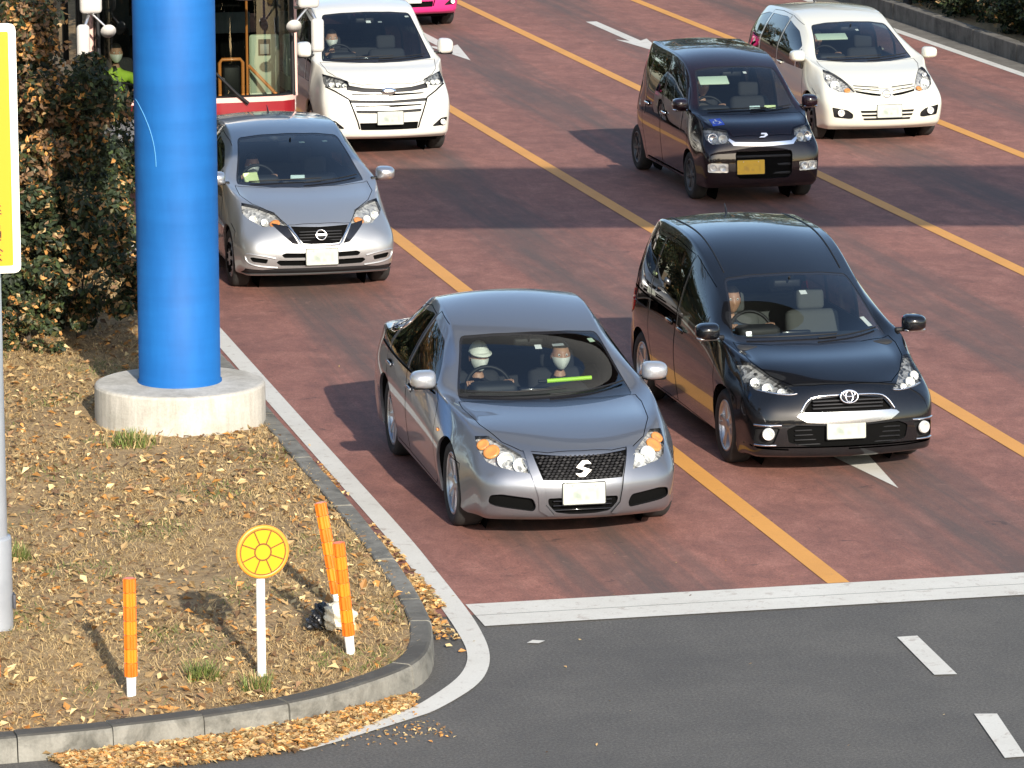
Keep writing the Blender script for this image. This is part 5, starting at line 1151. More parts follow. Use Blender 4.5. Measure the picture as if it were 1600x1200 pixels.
def round_car():
    c=Car('round',ROUND,.845,creases=CR).setup('hatchback_car','cream white rounded hatchback, half hidden behind the dark purple kei car','car','cars waiting at the stop line',(16.75,51.8,0),0,
        paint('cream_white_paint',(.60,.585,.50),.0,.30,dust=.05))
    c.arch(.78,.30,.335); c.arch(3.38,.30,.335)
    glazing(c,[(0,1.405),(.3,1.395),(.51,1.365),(.635,1.03),(.645,.992),(.3,.975),(0,.972)],1.08,3.70,[1.42,2.28,3.10],[M['sideg'],M['sideg'],M['sideg'],M['priv']],wszmin=1.015,top=.07)
    rear_glass(c,[(0,1.40),(.45,1.38),(.54,1.05),(0,1.05)])
    for sx in (-1,1):
        c.recess('grille', rnd([(.07,.645),(.40,.692),(.39,.668),(.20,.632),(.09,.622)],.006),'F',.03,sx=sx)
        c.ribbon([(.09,.725),(.40,.742)],'F',sx,.014,M['chrome'],.006); c.ribbon([(.09,.685),(.40,.715)],'F',sx,.010,M['chrome'],.006)
        def fog(mb,pc,sx=sx):
            T=Matrix.Translation((sx*.60,.09,.415))@Matrix.Rotation(R(90),4,'X'); mb.lathe([(.045,.0),(.045,.02),(.03,.014),(0,.0)],M['bulb'],18,T); mb.lathe([(.042,.02),(.02,.03),(0,.032)],M['lens'],16,T)
        c.recess('fog_lamp', rnd([(.715,.49),(.52,.452),(.45,.40),(.45,.345),(.50,.338),(.69,.36)],.02),'F',.035,sx=sx,m=M['black_plastic'],inner=fog)
    mb=MB(); emblem_ring(mb,(0,.03,.665),.052,M['chrome'],True,Matrix.Translation((0,.035,.66))@Matrix.Rotation(R(-20),4,'X')@Matrix.Rotation(R(90),4,'X')); mb.build('badge', c.root)
    for z0,z1,w in ((.445,.415,.36),(.395,.368,.345),(.345,.318,.32)):
        c.recess('air_intake', rnd(mir([(0,z0),(w,z0),(w-.012,z1),(0,z1)]),.008),'F',.04,m=M['black_plastic'])
    lamp(c,[(.67,.69,.91),(.60,.61,.89),(.48,.34,.795),(.40,.13,.675),(.46,.135,.66),(.60,.20,.675),(.69,.33,.725),(.715,.48,.80)],
        [((.61,.33,.765),.062,M['bulb']),((.65,.50,.84),.035,M['alloy'])],amber=[((.49,.20,.715),.04)],floor=M['facet'])
    panel(c,'hood',mir([(0,.115),(.30,.13),(.40,.15),(.48,.34),(.60,.60),(.66,.82),(.66,1.0),(.35,.86),(0,.80)]),'T')
    for sx in (-1,1): c.ribbon([(.66,.68),(.50,.62),(.48,.52)],'S',sx,.006)
    doors(c,[[(1.05,.25),(1.04,.60),(1.08,1.0),(1.16,1.04),(1.45,1.25),(1.80,1.36),(2.26,1.45),(2.285,1.41),(2.285,.22),(1.1,.2)],
             [(2.297,.22),(2.297,1.45),(2.7,1.465),(3.1,1.44),(3.24,1.12),(3.18,.75),(3.0,.45),(2.98,.22)]],.2,[(2.08,.86),(2.98,.89)])
    plate(c,0.02,.435,-.010,M['plate'])
    mirrors(c,1.08,1.05,.80,c.paint,(.20,.12,.15))
    wipers(c,[[(-.52,1.005),(-.2,1.02),(.2,1.03)],[(.0,1.0),(.35,1.015),(.58,1.03)]])
    interior(c,1.42,0,1.95,3.7,[2.9],M['seat'],dash_z=.96,dash_y=.9,roof_z=1.31,zs=-.08)
    stickers(c,[(.06,1.325,.04,.04,M['white_pl'])]); visor(c,-.31,1.285,M['pale_green'],.42); under(c)
    mb=MB(); mb.tube([(0,3.3,1.51),(0,3.5,1.60)],[.010,.004],M['black_gloss'],8); mb.build('antenna', c.root)
    c.finish(); w=wheel(.30,.18,'cap',.195,M['alloy_dark'],9); put_wheels(c,w,.30,.18,.78,3.38)
    return c
def van(loc=(10.27,52.0,0), label='white minivan with a wide layered grille, beside the red bus', p=None, simple_=False):
    c=Car('van',VAN,.8675,creases=CR,lv=2 if simple_ else 3).setup('minivan_car',label,'car','cars waiting at the stop line',loc,0,p or paint('pearl_white_paint',(.60,.585,.53),.0,.28,dust=.04))
    c.arch(.90,.32,.36); c.arch(3.75,.32,.36)
    glazing(c,[(0,1.70),(.32,1.692),(.57,1.67),(.70,1.20),(.705,1.165),(.35,1.15),(0,1.145)],.90,4.40,[1.22,2.15,3.35],[M['sideg'],M['sideg'],M['priv'],M['priv']],wszmin=1.19,top=.08)
    rear_glass(c,[(0,1.70),(.48,1.68),(.58,1.2),(0,1.2)])
    for sx in (-1,1):
        H=[]
        for p_ in spl([(.77,.90),(.66,.855),(.50,.76),(.45,.62),(.40,.48),(.375,.385)],6,False):
            h,n=c.hit2('F',sx,p_)
            if h: H.append(h+n*.001)
        c.ribbon([(.76,.90),(.66,.855),(.50,.76),(.45,.62),(.40,.48),(.375,.385)],'F',sx,.018,M['dark_plastic'],.002)
    c.recess('grille', rnd(mir([(0,.880),(.30,.895),(.50,.928),(.515,.905),(.52,.872),(.30,.842),(0,.832)]),.008),'F',.03,m=M['dark_plastic'])
    c.recess('grille', rnd(mir([(0,.735),(.49,.752),(.475,.715),(0,.702)]),.006),'F',.03,m=M['dark_plastic'])
    c.recess('grille', rnd(mir([(0,.61),(.42,.622),(.41,.588),(0,.576)]),.006),'F',.03,m=M['dark_plastic'])
    c.recess('air_intake', rnd(mir([(0,.462),(.375,.462),(.36,.372),(0,.368)]),.012),'F',.05)
    for z,w in ((.80,.46),(.66,.42)): c.ribbon(mir([(0,z),(w,z+.015)]),'F',1,.012,M['chrome'],.008)
    mb=MB(); T=Matrix.Translation((0,.03,.855))@Matrix.Rotation(R(-14),4,'X')@Matrix.Rotation(R(90),4,'X')
    mb.lathe([(1,0),(.92,.014),(.6,.020),(0,.022)],M['chrome'],24,T@Matrix.Diagonal((.095,.045,1,1))); mb.build('badge', c.root)
    for sx in (-1,1): c.recess('fog_lamp', rnd([(.765,.50),(.68,.495),(.565,.40),(.58,.388),(.74,.40)],.015),'F',.04,sx=sx,m=M['black_plastic'],
        inner=lambda mb,pc,sx=sx:mb.lathe([(.035,.0),(.033,.02),(.02,.01),(0,.0)],M['bulb'],16,Matrix.Translation((sx*.70,.06,.445))@Matrix.Rotation(R(90),4,'X')))
    lamp(c,[(.765,.52,1.04),(.62,.33,1.01),(.49,.22,.975),(.48,.13,.912),(.61,.17,.892),(.75,.29,.90),(.775,.36,.94)],
        [((.69,.28,.95),.034,M['bulb']),((.61,.22,.945),.032,M['bulb']),((.54,.18,.94),.026,M['bulb'])],floor=M['facet_d'])
    panel(c,'hood',mir([(0,.10),(.32,.12),(.47,.19),(.62,.34),(.70,.50),(.74,.78),(.35,.65),(0,.615)]),'T')
    doors(c,[[(.92,.30),(.91,.70),(.93,1.15),(1.0,1.2),(1.22,1.45),(1.55,1.62),(2.13,1.72),(2.16,1.68),(2.16,.27),(1.3,.26)],
             [(2.172,.27),(2.172,1.72),(2.8,1.73),(3.33,1.72),(3.36,.75),(3.30,.45),(3.29,.27)]],.2,[(1.98,1.0),(2.35,1.02)])
    plate(c,.01,.52,-.012,M['plate'])
    mirrors(c,.95,1.30,.82,c.paint,(.20,.12,.20),under=M['black_plastic'])
    wipers(c,[[(-.6,1.18),(-.2,1.20),(.2,1.205)],[(.0,1.18),(.35,1.19),(.62,1.205)]])
    interior(c,1.3,0,1.75,4.3,[2.75,3.7],M['seat'],dash_z=1.14,dash_y=.72,roof_z=1.58,zs=.08)
    stickers(c,[(.0,1.60,.06,.05,M['white_pl']),(.15,1.595,.05,.03,M['grey_card']),(.53,1.64,.05,.03,M['white_pl'])]); under(c)
    c.finish(); w=wheel(.32,.195,'pair',.21,M['alloy'],10); put_wheels(c,w,.32,.195,.90,3.75)
    return c
M['pale_green']=simple('pale_green_card',(.55,.66,.50),.6); M['pale_lime']=simple('pale_lime_card',(.66,.76,.36),.6); M['pale_cyan']=simple('pale_cyan_card',(.58,.72,.70),.6); M['grey_card']=simple('grey_card',(.30,.32,.32),.6)
M['satin_paint']=simple('silver_mirror_shell',(.42,.43,.45),.3,metal=.6,coat=.6)
# ------------------------------------------------------------------ blue gantry post with its beam, signs, posts
PX_,PY_=5.175,35.58
def gantry():
    blue,N,L,b=mat('blue_steel_paint'); v=mapping(N,L); s=nodes_noise(N,L,mapping(N,L,(1.6,1.6,.35)),2.5,7,.65); g=nodes_noise(N,L,mapping(N,L,(.6,.6,5)),1.2,4,.6)
    c=mixc(N,L,.5,(.009,.108,.34),ramp(N,L,s,[(.32,(.62,.68,.76)),(.68,(1.15,1.12,1.08))]),'MULTIPLY'); c=mixc(N,L,.35,c,ramp(N,L,g,[(.35,(.70,.74,.8)),(.6,(1.1,1.1,1.1))]),'MULTIPLY'); L.new(c,b.inputs['Base Color']); b.inputs['Roughness'].default_value=.62; b.inputs['Specular IOR Level'].default_value=.25
    root=empty('gantry_post',(PX_,PY_,.17),0,'thick round blue steel post on a round concrete plinth beside the road','post')
    mb=MB(); mb.lathe([(.735,-.1),(.732,.30),(.722,.318),(.702,.325),(.36,.33),(0,.33)],M['conc'],64,smooth=False); mb.build('concrete_plinth',root)
    mb=MB(); prof=[(.362,.325),(.362,.345),(.350,.350)]
    for z in (1.75,2.20,2.62): prof+=[(.350,z-.03),(.3508,z-.01),(.3508,z+.01),(.350,z+.03)]
    prof+=[(.350,6.7),(.0,6.7)]; mb.lathe(prof,blue,64)
    H=[]   # pale scuff of a cable mark that curls round the left face
    for t in np.linspace(0,1,16):
        a=R(190+43*math.sin(t*math.pi*.5)); H.append((.3515*math.cos(a),.3515*math.sin(a),2.78-.55*t**1.5))
    mb.tube(H,.004,simple('pale_scuff',(.07,.27,.50),.6),5); mb.build('post_shaft',root)
    mb=MB(); d=Vector((16.2,-3.3,0)).normalized(); rot=d.to_track_quat('X','Z').to_matrix(); c=Vector((13.39-PX_,34.77-PY_,5.52)); mb.box(c,(17.2,.55,1.9),simple('dark_steel_paint',(.06,.065,.07),.6),.03,2,rot)
    mb.build('beam',root)
    mb=MB(); e=Vector((16.2,-3.3,0)); mb.lathe([(.362,.0),(.362,6.7)],blue,40,Matrix.Translation(e)); mb.lathe([(.75,-.1),(.75,.3),(0,.33)],M['conc'],40,Matrix.Translation(e)); mb.build('far_leg',root)
gantry()
def round_sign():
    x,y=4.44,27.0; z=float(island_z(np.array(x),np.array(y)))
    root=empty('round_sign',(x,y,z),R(6),'round yellow reflector sign with dark spokes on a white post','sign')
    mb=MB(); mb.tube([(0,0,-.05),(.0,0,.68),(0.01,.0,.98)],.030,M['white_pl'],16); mb.build('post',root)
    yel=simple('yellow_reflector',(.68,.35,.010),.35,coat=.4); org=simple('orange_rim',(.72,.27,.03),.4); dk=simple('dark_brown_line',(.16,.06,.006),.6)
    T=Matrix.Translation((.008,-.034,.855))@Matrix.Rotation(R(90),4,'X'); r=.178; mb=MB()
    mb.lathe([(0,-.012),(r,-.012),(r+.004,0),(r,.012),(r*.9,.014),(r*.87,.010)],org,48,T); mb.lathe([(r*.87,.009),(0,.009)],yel,48,T)
    def ring(q,w): mb.lathe([(q-w,.0095),(q-w,.0135),(q+w,.0135),(q+w,.0095)],dk,40,T,smooth=False)
    ring(r*.86,.0034); ring(r*.31,.005)
    for k in range(8):
        a=R(22.5+45*k); c=T@Matrix.Rotation(a,4,'Z'); mb.add([c@Vector(p) for p in ((r*.32,-.0042,.0137),(r*.86,-.0042,.0137),(r*.86,.0042,.0137),(r*.32,.0042,.0137))],[[0,1,2,3]],dk)
    mb.build('disc',root)
round_sign()
def delineators():
    org=simple('orange_plastic',(.80,.155,.010),.38,coat=.3,noise=.15,nscale=8); oy=simple('amber_reflective_band',(.84,.21,.012),.35,coat=.4)
    root=empty('delineator_post',(0,0,0)); mb=MB(); n=8
    def gear(z0,z1,r0,m):
        P=[]
        for i in range(n*4):
            a=2*math.pi*i/(n*4); q=r0*(1.0 if i%4 in (0,1) else .86); P.append((q*math.cos(a),q*math.sin(a)))
        v=[(x,y,z0) for x,y in P]+[(x,y,z1) for x,y in P]; k=len(P); mb.add(v,[[i,(i+1)%k,k+(i+1)%k,k+i] for i in range(k)]+[list(range(k,2*k))],m)
    mb.tube([(0,0,.13),(0,0,.79)],.034,org,16)
    for i in range(7): gear(.135+i*.094,.222+i*.094,.043,oy if i%2 else org)
    mb.build('orange_sleeve',root); mb=MB(); mb.tube([(0,0,-.03),(0,0,.05),(0,0,.135)],[.031,.031,.034],M['white_pl'],16); mb.build('white_foot',root)
    grp='orange delineator posts on the verge'
    data=[(3.53,26.70,(0,0,0),'upright orange delineator post standing alone near the front kerb',1),(5.13,27.47,(R(2),R(-6),0),'orange delineator post leaning left in front of another and the litter bag',1),
          (5.27,28.62,(R(-4),R(-9),0),'orange delineator post leaning behind another, foot half hidden by the litter bag',1),(2.655,26.88,(0,0,.6),'orange delineator post cut off by the left edge of the photo',1)]
    for i,(x,y,rt,lb,s) in enumerate(data):
        o=root if i==0 else copy_tree(root); o.location=(x,y,float(island_z(np.array(x),np.array(y)))); o.rotation_euler=rt; tag(o,lb,'post',grp)
    # crumpled litter bag, cream with a black half, lying at the foot of the pair
    rng=random.Random(5); mb=MB(); cream=simple('cream_plastic_bag',(.62,.56,.42),.45); blk=simple('black_plastic_bag',(.012,.012,.013),.25)
    for c,sc,m in (((.0,0,.08),(.125,.09,.095),cream),((-.10,.03,.08),(.070,.08,.09),blk),((-.14,.02,.04),(.07,.06,.05),blk)):
        bm=bmesh.new(); bmesh.ops.create_icosphere(bm,subdivisions=4,radius=1)
        for v in bm.verts:
            p=v.co; k=1+.16*math.sin(p.x*5+c[0]*30)*math.sin(p.y*6+1)+.13*math.sin(p.z*8+p.x*7+c[0]*9)+.05*rng.uniform(-1,1); v.co=Vector((p.x*sc[0]*k+c[0],p.y*sc[1]*k+c[1],max(-.02,p.z*sc[2]*k+c[2])))
        mb.bm(bm,m,None,smooth=False)
    tag(mb.build('litter_bag',None,(5.14,28.05,.19)),'crumpled cream and black plastic bag lying behind the orange posts','bag')
delineators()
def yellow_sign():
    root=empty('warning_sign',(2.83,28.55,.17),0,'tall yellow sign board with white border and dark characters on a grey pole','sign')
    gp=simple('grey_pole_paint',(.34,.36,.39),.4,metal=.3,coat=.3,noise=.12,nscale=4); yl=simple('yellow_sign_face',(.66,.30,.006),.4); wt=simple('white_sign_border',(.80,.78,.70),.4); dk=simple('dark_brown_lettering',(.10,.035,.012),.6)
    mb=MB(); mb.lathe([(.110,.55),(.110,4.3),(0,4.3)],gp,32); mb.lathe([(.136,-.1),(.136,.66),(.130,.68),(.10,.685)],gp,32); mb.box((.14,-.02,.22),(.02,.10,.10),simple('dark_hatch',(.05,.05,.06),.6),.004); mb.build('pole',root)
    T=Matrix.Translation((-.078,-.135,3.375))@Matrix.Rotation(R(0.05),4,'Y')@Matrix.Rotation(R(90),4,'X'); w,h=.62,1.69
    mb=MB(); mb.ext(rnd([(-w/2,-h/2),(w/2,-h/2),(w/2,h/2),(-w/2,h/2)],.05),T,.03,wt,.006); a,b_=w/2-.052,h/2-.052; mb.ext(rnd([(-a,-b_),(a,-b_),(a,b_),(-a,b_)],.012),T@Matrix.Translation((0,0,.0305)),.0015,yl)
    def st(x0,y0,x1,y1,t=.012):
        d=Vector((x1-x0,y1-y0)); nn=Vector((-d.y,d.x)).normalized()*t/2; P=[(x0+nn.x,y0+nn.y),(x0-nn.x,y0-nn.y),(x1-nn.x,y1-nn.y),(x1+nn.x,y1+nn.y)]; mb.add([T@Vector((p[0],p[1],.0335)) for p in P],[[0,1,2,3]],dk)
    def glyph(cx,cy,s,strokes):
        for x0,y0,x1,y1 in strokes: st(cx+x0*s,cy+y0*s,cx+x1*s,cy+y1*s,.10*s)
    IN=[(-.3,.5,.3,.5),(-.3,.5,-.3,.22),(.3,.5,.3,.22),(-.3,.22,.3,.22),(-.36,.1,.36,.1),(-.36,.1,-.36,-.32),(.36,.1,.36,-.32),(-.36,-.04,.36,-.04),(-.36,-.18,.36,-.18),(-.36,-.32,.36,-.32),(-.12,-.32,-.38,-.5),(.12,-.32,.38,-.5)]
    KAI=[(0,.5,-.48,.1),(0,.5,.48,.1),(-.22,.08,.22,.08),(-.36,-.12,.36,-.12),(-.08,-.12,-.26,-.44),(-.3,-.44,.32,-.40),(.16,-.26,.40,-.5)]
    II=[(-.42,.4,.42,.4),(0,.5,0,.05),(-.3,.5,.3,.5),(-.02,.38,-.42,.08),(.02,.38,.42,.08),(-.46,-.1,.46,-.1),(-.1,.05,-.3,-.3),(-.3,-.3,.3,-.5),(.22,-.1,-.36,-.5)]
    for cy,g in ((-.565,IN),(-.705,KAI),(-.425,II)): glyph(.138,cy,.105,g)
    for cy in (.62,.02): glyph(.128,cy,.10,II)
    mb.build('board',root)
yellow_sign()
mb=MB(); mb.tube([(21.78,66.4,.2),(21.78,66.4,4.5)],.075,simple('dark_pole',(.03,.028,.026),.7),14); tag(mb.build('dark_post'),'thin dark post rising from the low kerb wall beside the right shrubs','post')
# ------------------------------------------------------------------ the bus
def bus():
    X0,Y0=7.48,49.5; W2=1.215
    root=empty('city_bus',(X0,Y0,0),0,'red and white city bus behind the blue post, seen through its windscreen','bus','vehicles queueing')
    red=paint('red_bus_paint',(.24,.008,.014),.0,.3,dust=.10); wht=simple('bus_white_paint',(.50,.48,.45),.3,coat=.6,noise=.05,nscale=3); pink=simple('pale_trim',(.70,.42,.36),.4)
    inn=simple('bus_lining',(.10,.105,.095),.8); dk=M['dash']
    L,H=8.9,2.95
    mb=MB()  # front below the windscreen, sides, roof, tail
    def front(z,k=0): 
        return [(-W2+.0,.34,z),(-W2+.06,.12,z),(-W2+.22,.02,z),(-.5,-.03,z),(0,-.04,z),(.5,-.03,z),(W2-.22,.02,z),(W2-.06,.12,z),(W2,.34,z)]
    def band(z0,z1,m,o=0,dz=0):
        A=[(x*(1+o*.5),y-o,z0) for x,y,_ in front(0)]; B=[(x*(1+o*.5),y-o-dz,z1) for x,y,_ in front(0)]; mb.add(A+B,[[i,i+1,9+i+1,9+i] for i in range(8)],m,smooth=True)
    band(.30,.62,M['dark_plastic']); band(.62,.95,wht); band(.95,1.10,red,.012); band(1.10,1.16,pink,.02)
    P=front(0); lid=[(x,y,1.16) for x,y,_ in P]+[(x,y+.05,1.16) for x,y,_ in P]; mb.add([(x*1.01,y-.02,1.16) for x,y,_ in P]+[(x*.95,y+.16,1.165) for x,y,_ in P],[[i,i+1,9+i+1,9+i] for i in range(8)],M['dark_plastic'])
    for sx in (-1,1):
        for z0,z1,m in ((.30,.95,wht),(.95,1.10,red),(1.10,1.30,wht),(2.30,H-.15,wht)): mb.add([(sx*W2,.34,z0),(sx*W2,L,z0),(sx*W2,L,z1),(sx*W2,.34,z1)],[[0,1,2,3] if sx<0 else [3,2,1,0]],m)
        mb.add([(sx*W2,.34,H-.15),(sx*W2,L,H-.15),(sx*(W2-.18),L,H),(sx*(W2-.18),.34,H)],[[0,1,2,3]],wht,smooth=True)
        for y in (.34,1.5,2.9,4.4,5.9,7.4,L-.12): mb.box((sx*W2,y+.06,1.8),(.05,.12,1.0),M['black_plastic'],.01)
    mb.add([(-W2+.18,.34,H),(W2-.18,.34,H),(W2-.18,L,H),(-W2+.18,L,H)],[[0,1,2,3]],wht); mb.add([(-W2,L,.3),(W2,L,.3),(W2,L,H-.1),(-W2,L,H-.1)],[[0,1,2,3]],wht)
    band(2.62,H,wht); mb.add([(x,y,H-.02) for x,y,_ in P],[list(range(9))],wht)
    mb.build('body',root)
    mb=MB(); Q=[(x*.985,y+.02,0) for x,y,_ in P]; A=[(x,y,1.20) for x,y,_ in Q]; B=[(x,y+.10,2.62) for x,y,_ in Q]; mb.add(A+B,[[i,i+1,9+i+1,9+i] for i in range(8)],glass('bus_windscreen_glass',(.50,.54,.50),1.0),smooth=True); 
    for k in (0,8): mb.tube([(P[k][0],P[k][1],1.12),(P[k][0],P[k][1]+.04,2.66)],.035,pink,8)
    for k in (1,7): mb.tube([(P[k][0],P[k][1]-.005,1.15),(P[k][0],P[k][1]+.09,2.64)],.028,M['black_plastic'],8)
    mb.build('windscreen',root)
    for sx in (-1,1):
        mb=MB(); mb.add([(sx*(W2-.01),.4,1.30),(sx*(W2-.01),L-.1,1.30),(sx*(W2-.01),L-.1,2.30),(sx*(W2-.01),.4,2.30)],[[0,1,2,3]],M['sideg']); mb.build('side_window',root)
    mb=MB(); mb.box((0,L/2+.2,.55),(2*W2-.1,L-.5,.06),inn,.01); mb.box((0,L-.3,1.3),(2*W2-.2,.05,1.8),inn); mb.box((0,.38,.94),(2*W2-.2,.5,.30),dk,.06,3)
    mb.build('floor_and_dash',root)
    # interior partition, notice, rails and steps, driver's chair
    cream=simple('pale_green_partition',(.55,.62,.48),.5); orr=simple('orange_grab_rail',(.75,.26,.06),.35,coat=.4)
    mb=MB(); mb.box((1.0,1.25,1.38),(.36,.04,.75),cream,.03,3); mb.build('partition',root)
    mb=MB(); mb.box((1.0,1.225,1.60),(.15,.006,.20),M['dark_plastic'],.002,1); mb.box((1.0,1.221,1.58),(.11,.004,.12),simple('notice_print',(.35,.36,.34),.6),.001,1); mb.build('notice',root)
    mb=MB(); mb.tube([(.39,.85,1.05),(.39,.85,1.47),(.42,.85,1.51),(.64,.85,1.51),(.67,.85,1.47),(.67,.85,1.05)],.022,orr,8); mb.tube([(.74,.95,1.0),(.74,.95,2.3)],.016,orr,8); mb.tube([(.78,1.1,1.40),(1.10,.9,1.05)],.022,orr,8); mb.build('grab_rail',root)
    mb=MB(); mb.box((.53,.9,1.22),(.22,.18,.42),M['black_plastic'],.03,2); mb.build('fare_box',root)
    mb=MB(); mb.box((.35,2.64,2.15),(1.6,.04,.56),M['void'],.01); mb.box((.35,2.64,1.30),(1.6,.04,.66),M['void'],.01); mb.box((.35,2.6,1.76),(1.4,.04,.26),simple('grey_curtain',(.13,.15,.165),.9,noise=.2,nscale=6),.01); mb.build('blind_and_dark_panels',root)  # near-black panels added above and below the blind to darken the cabin view
    for i in range(4):
        for sx in (-1,1):
            mb=MB(); mb.box((sx*.72,3.4+i*1.1,1.0),(.80,.42,.12),M['seat'],.05); mb.box((sx*.72,3.62+i*1.1,1.32),(.80,.12,.62),M['seat'],.05); mb.build('seat',root)
    mb=MB(); mb.box((-.78,1.35,.72),(.48,.46,.14),M['seat'],.05); mb.box((-.78,1.62,1.12),(.46,.14,.72),M['seat'],.06); mb.build('driver_seat',root)
    mb=MB(); q=Matrix.Translation((-.78,.80,1.10))@Matrix.Rotation(R(40),4,'X'); mb.tube([q@Vector((.23*math.cos(t),.23*math.sin(t),0)) for t in np.linspace(0,2*math.pi,28,endpoint=False)],.018,M['black_plastic'],8,closed=True); mb.build('steering_wheel',root)
    for p in ([(.15,-.045,1.17),(.42,-.06,1.06)],):
        pass
    mb=MB(); mb.tube([(.58,-.075,1.09),(.45,-.085,1.20),(.20,-.075,1.46)],[.022,.020,.016],M['black_plastic'],8); mb.tube([(.30,-.08,1.36),(.02,-.06,1.62)],.012,M['black_plastic'],6); mb.build('wiper',root)
    for sx in (-1,1):
        mb=MB(); mb.tube([(sx*(W2-.03),.05,2.20),(sx*(W2+.08),-.20,2.24),(sx*(W2+.16),-.28,2.05)],.022,M['satin'],8); mb.tube([(sx*(W2+.08),-.2,2.24),(sx*(W2-.10),-.30,2.06)],.014,M['satin'],8)
        mb.box((sx*(W2+.17),-.28,1.90),(.15,.09,.40),wht,.045,3); mb.box((sx*(W2+.07),-.24,2.36),(.26,.12,.28),wht,.05,3)
        T=Matrix.Translation((sx*(W2-.12),-.31,2.02))@Matrix.Rotation(R(-65),4,'X'); mb.lathe([(0,.018),(.055,.013),(.085,.0),(.09,-.008),(0,-.010)],wht,24,T); mb.build('side_mirror',root)
        mb=MB(); T=Matrix.Translation((sx*.90,.01,.70))@Matrix.Rotation(R(90),4,'X'); mb.lathe([(.085,.0),(.08,.03),(.05,.02),(0,.0)],M['bulb'],20,T); mb.build('headlight',root)
    mb=MB(); T=Matrix.Translation((.55,-.22,2.50))@Matrix.Rotation(R(-70),4,'X'); mb.lathe([(0,.06),(.2,.04),(.30,.0),(.31,-.01),(0,-.015)],wht,32,T@Matrix.Diagonal((1.0,.62,1,1))); mb.tube([(.55,-.2,2.5),(.6,.0,2.72)],.02,M['black_plastic'],8); mb.build('overhead_mirror',root)
    plate_=MB(); plate_.box((0,-.06,.50),(.33,.012,.165),M['plate'],.004); plate_.build('number_plate',root)
    w=wheel(.44,.26,'cap',.28,M['alloy'],10)
    for i,(y,sx) in enumerate([(2.0,-1),(2.0,1),(6.8,-1),(6.8,1)]):
        o=w if i==0 else copy_tree(w); o.parent=root; o.location=(sx*(W2-.16),y,.44); o.rotation_euler=(0,0,0 if sx<0 else math.pi)
    return root
bus()
# ------------------------------------------------------------------ the people at the wheels
def skin_mesh(name, V, E, rad, matf, parent, sub=2):
    me=bpy.data.meshes.new(name); me.from_pydata([tuple(v) for v in V],E,[]); o=bpy.data.objects.new(name,me); C.objects.link(o)
    sk=o.modifiers.new('skin','SKIN'); sk.use_smooth_shade=True; sk.branch_smoothing=.6
    for i,r in enumerate(rad):
        d=me.skin_vertices[0].data[i]; d.radius=(r,r) if not isinstance(r,tuple) else r; d.use_root=(i==0)
    ss=o.modifiers.new('s','SUBSURF'); ss.levels=sub; ss.render_levels=sub
    dg=bpy.context.evaluated_depsgraph_get(); dg.update(); m2=bpy.data.meshes.new_from_object(o.evaluated_get(dg)); bpy.data.objects.remove(o); bpy.data.meshes.remove(me)
    mats=[]; m2.materials.clear()
    fm=[]
    for p in m2.polygons:
        m=matf(p.center)
        if m not in mats: mats.append(m)
        fm.append(mats.index(m))
    for m in mats: m2.materials.append(m)
    m2.polygons.foreach_set('material_index',fm); m2.polygons.foreach_set('use_smooth',[True]*len(fm)); m2.name=name
    o=bpy.data.objects.new(name,m2); C.objects.link(o); o.parent=parent; return o
SKIN=simple('skin',(.42,.23,.15),.5); HAIR=simple('dark_hair',(.012,.010,.009),.5); MASK=simple('white_face_mask',(.74,.76,.70),.7); CAPW=simple('white_cap_cloth',(.72,.74,.66),.7)
def head(mbs, c, yaw, hairlong=.0):
    """head with brow, nose, lips, chin, eyes and ears; faces -y when yaw=0"""
    T=Matrix.Translation(c)@Matrix.Rotation(yaw,4,'Z'); bm=bmesh.new(); bmesh.ops.create_uvsphere(bm,u_segments=32,v_segments=24,radius=1)
    for v in bm.verts:
        x,y,z=v.co; w=.074*(1-.22*max(0,-z)**1.3); d=.094; p=Vector((x*w,y*d,z*.115))
        if y<0:
            f=max(0,1-(x/.75)**2)
            p.y-=.020*math.exp(-((z+.12)/.20)**2)*math.exp(-(x/.20)**2)*1.15      # nose
            p.y+=.010*math.exp(-((z-.16)/.10)**2)*math.exp(-((abs(x)-.42)/.20)**2)  # eye sockets
            p.y-=.006*math.exp(-((z-.34)/.10)**2)*f                                  # brow
            p.y-=.006*math.exp(-((z+.46)/.07)**2)*math.exp(-(x/.32)**2)             # lips
            p.y-=.010*math.exp(-((z+.82)/.18)**2)*math.exp(-(x/.4)**2)              # chin
        v.co=p
    mbs.bm(bm,SKIN,T)
    for sx in (-1,1):
        e=bmesh.new(); bmesh.ops.create_uvsphere(e,u_segments=10,v_segments=8,radius=.0115); mbs.bm(e,M['white_pl'],T@Matrix.Translation((sx*.030,-.076,.018)))
        e=bmesh.new(); bmesh.ops.create_uvsphere(e,u_segments=8,v_segments=6,radius=.0062); mbs.bm(e,HAIR,T@Matrix.Translation((sx*.030,-.0845,.018)))
        e=bmesh.new(); bmesh.ops.create_uvsphere(e,u_segments=10,v_segments=8,radius=1); mbs.bm(e,SKIN,T@Matrix.Translation((sx*.074,.01,-.005))@Matrix.Diagonal((.010,.020,.032,1)))
    return T
def half_shell(T, m, name, parent, f, seg=(28,20)):
    bm=bmesh.new(); bmesh.ops.create_uvsphere(bm,u_segments=seg[0],v_segments=seg[1],radius=1); dl=[]
    for v in bm.verts:
        r=f(v.co.copy())
        if r is None: dl.append(v)
        else: v.co=r
    bmesh.ops.delete(bm,geom=dl,context='VERTS'); mb=MB(); mb.bm(bm,m,T); return mb.build(name,parent)
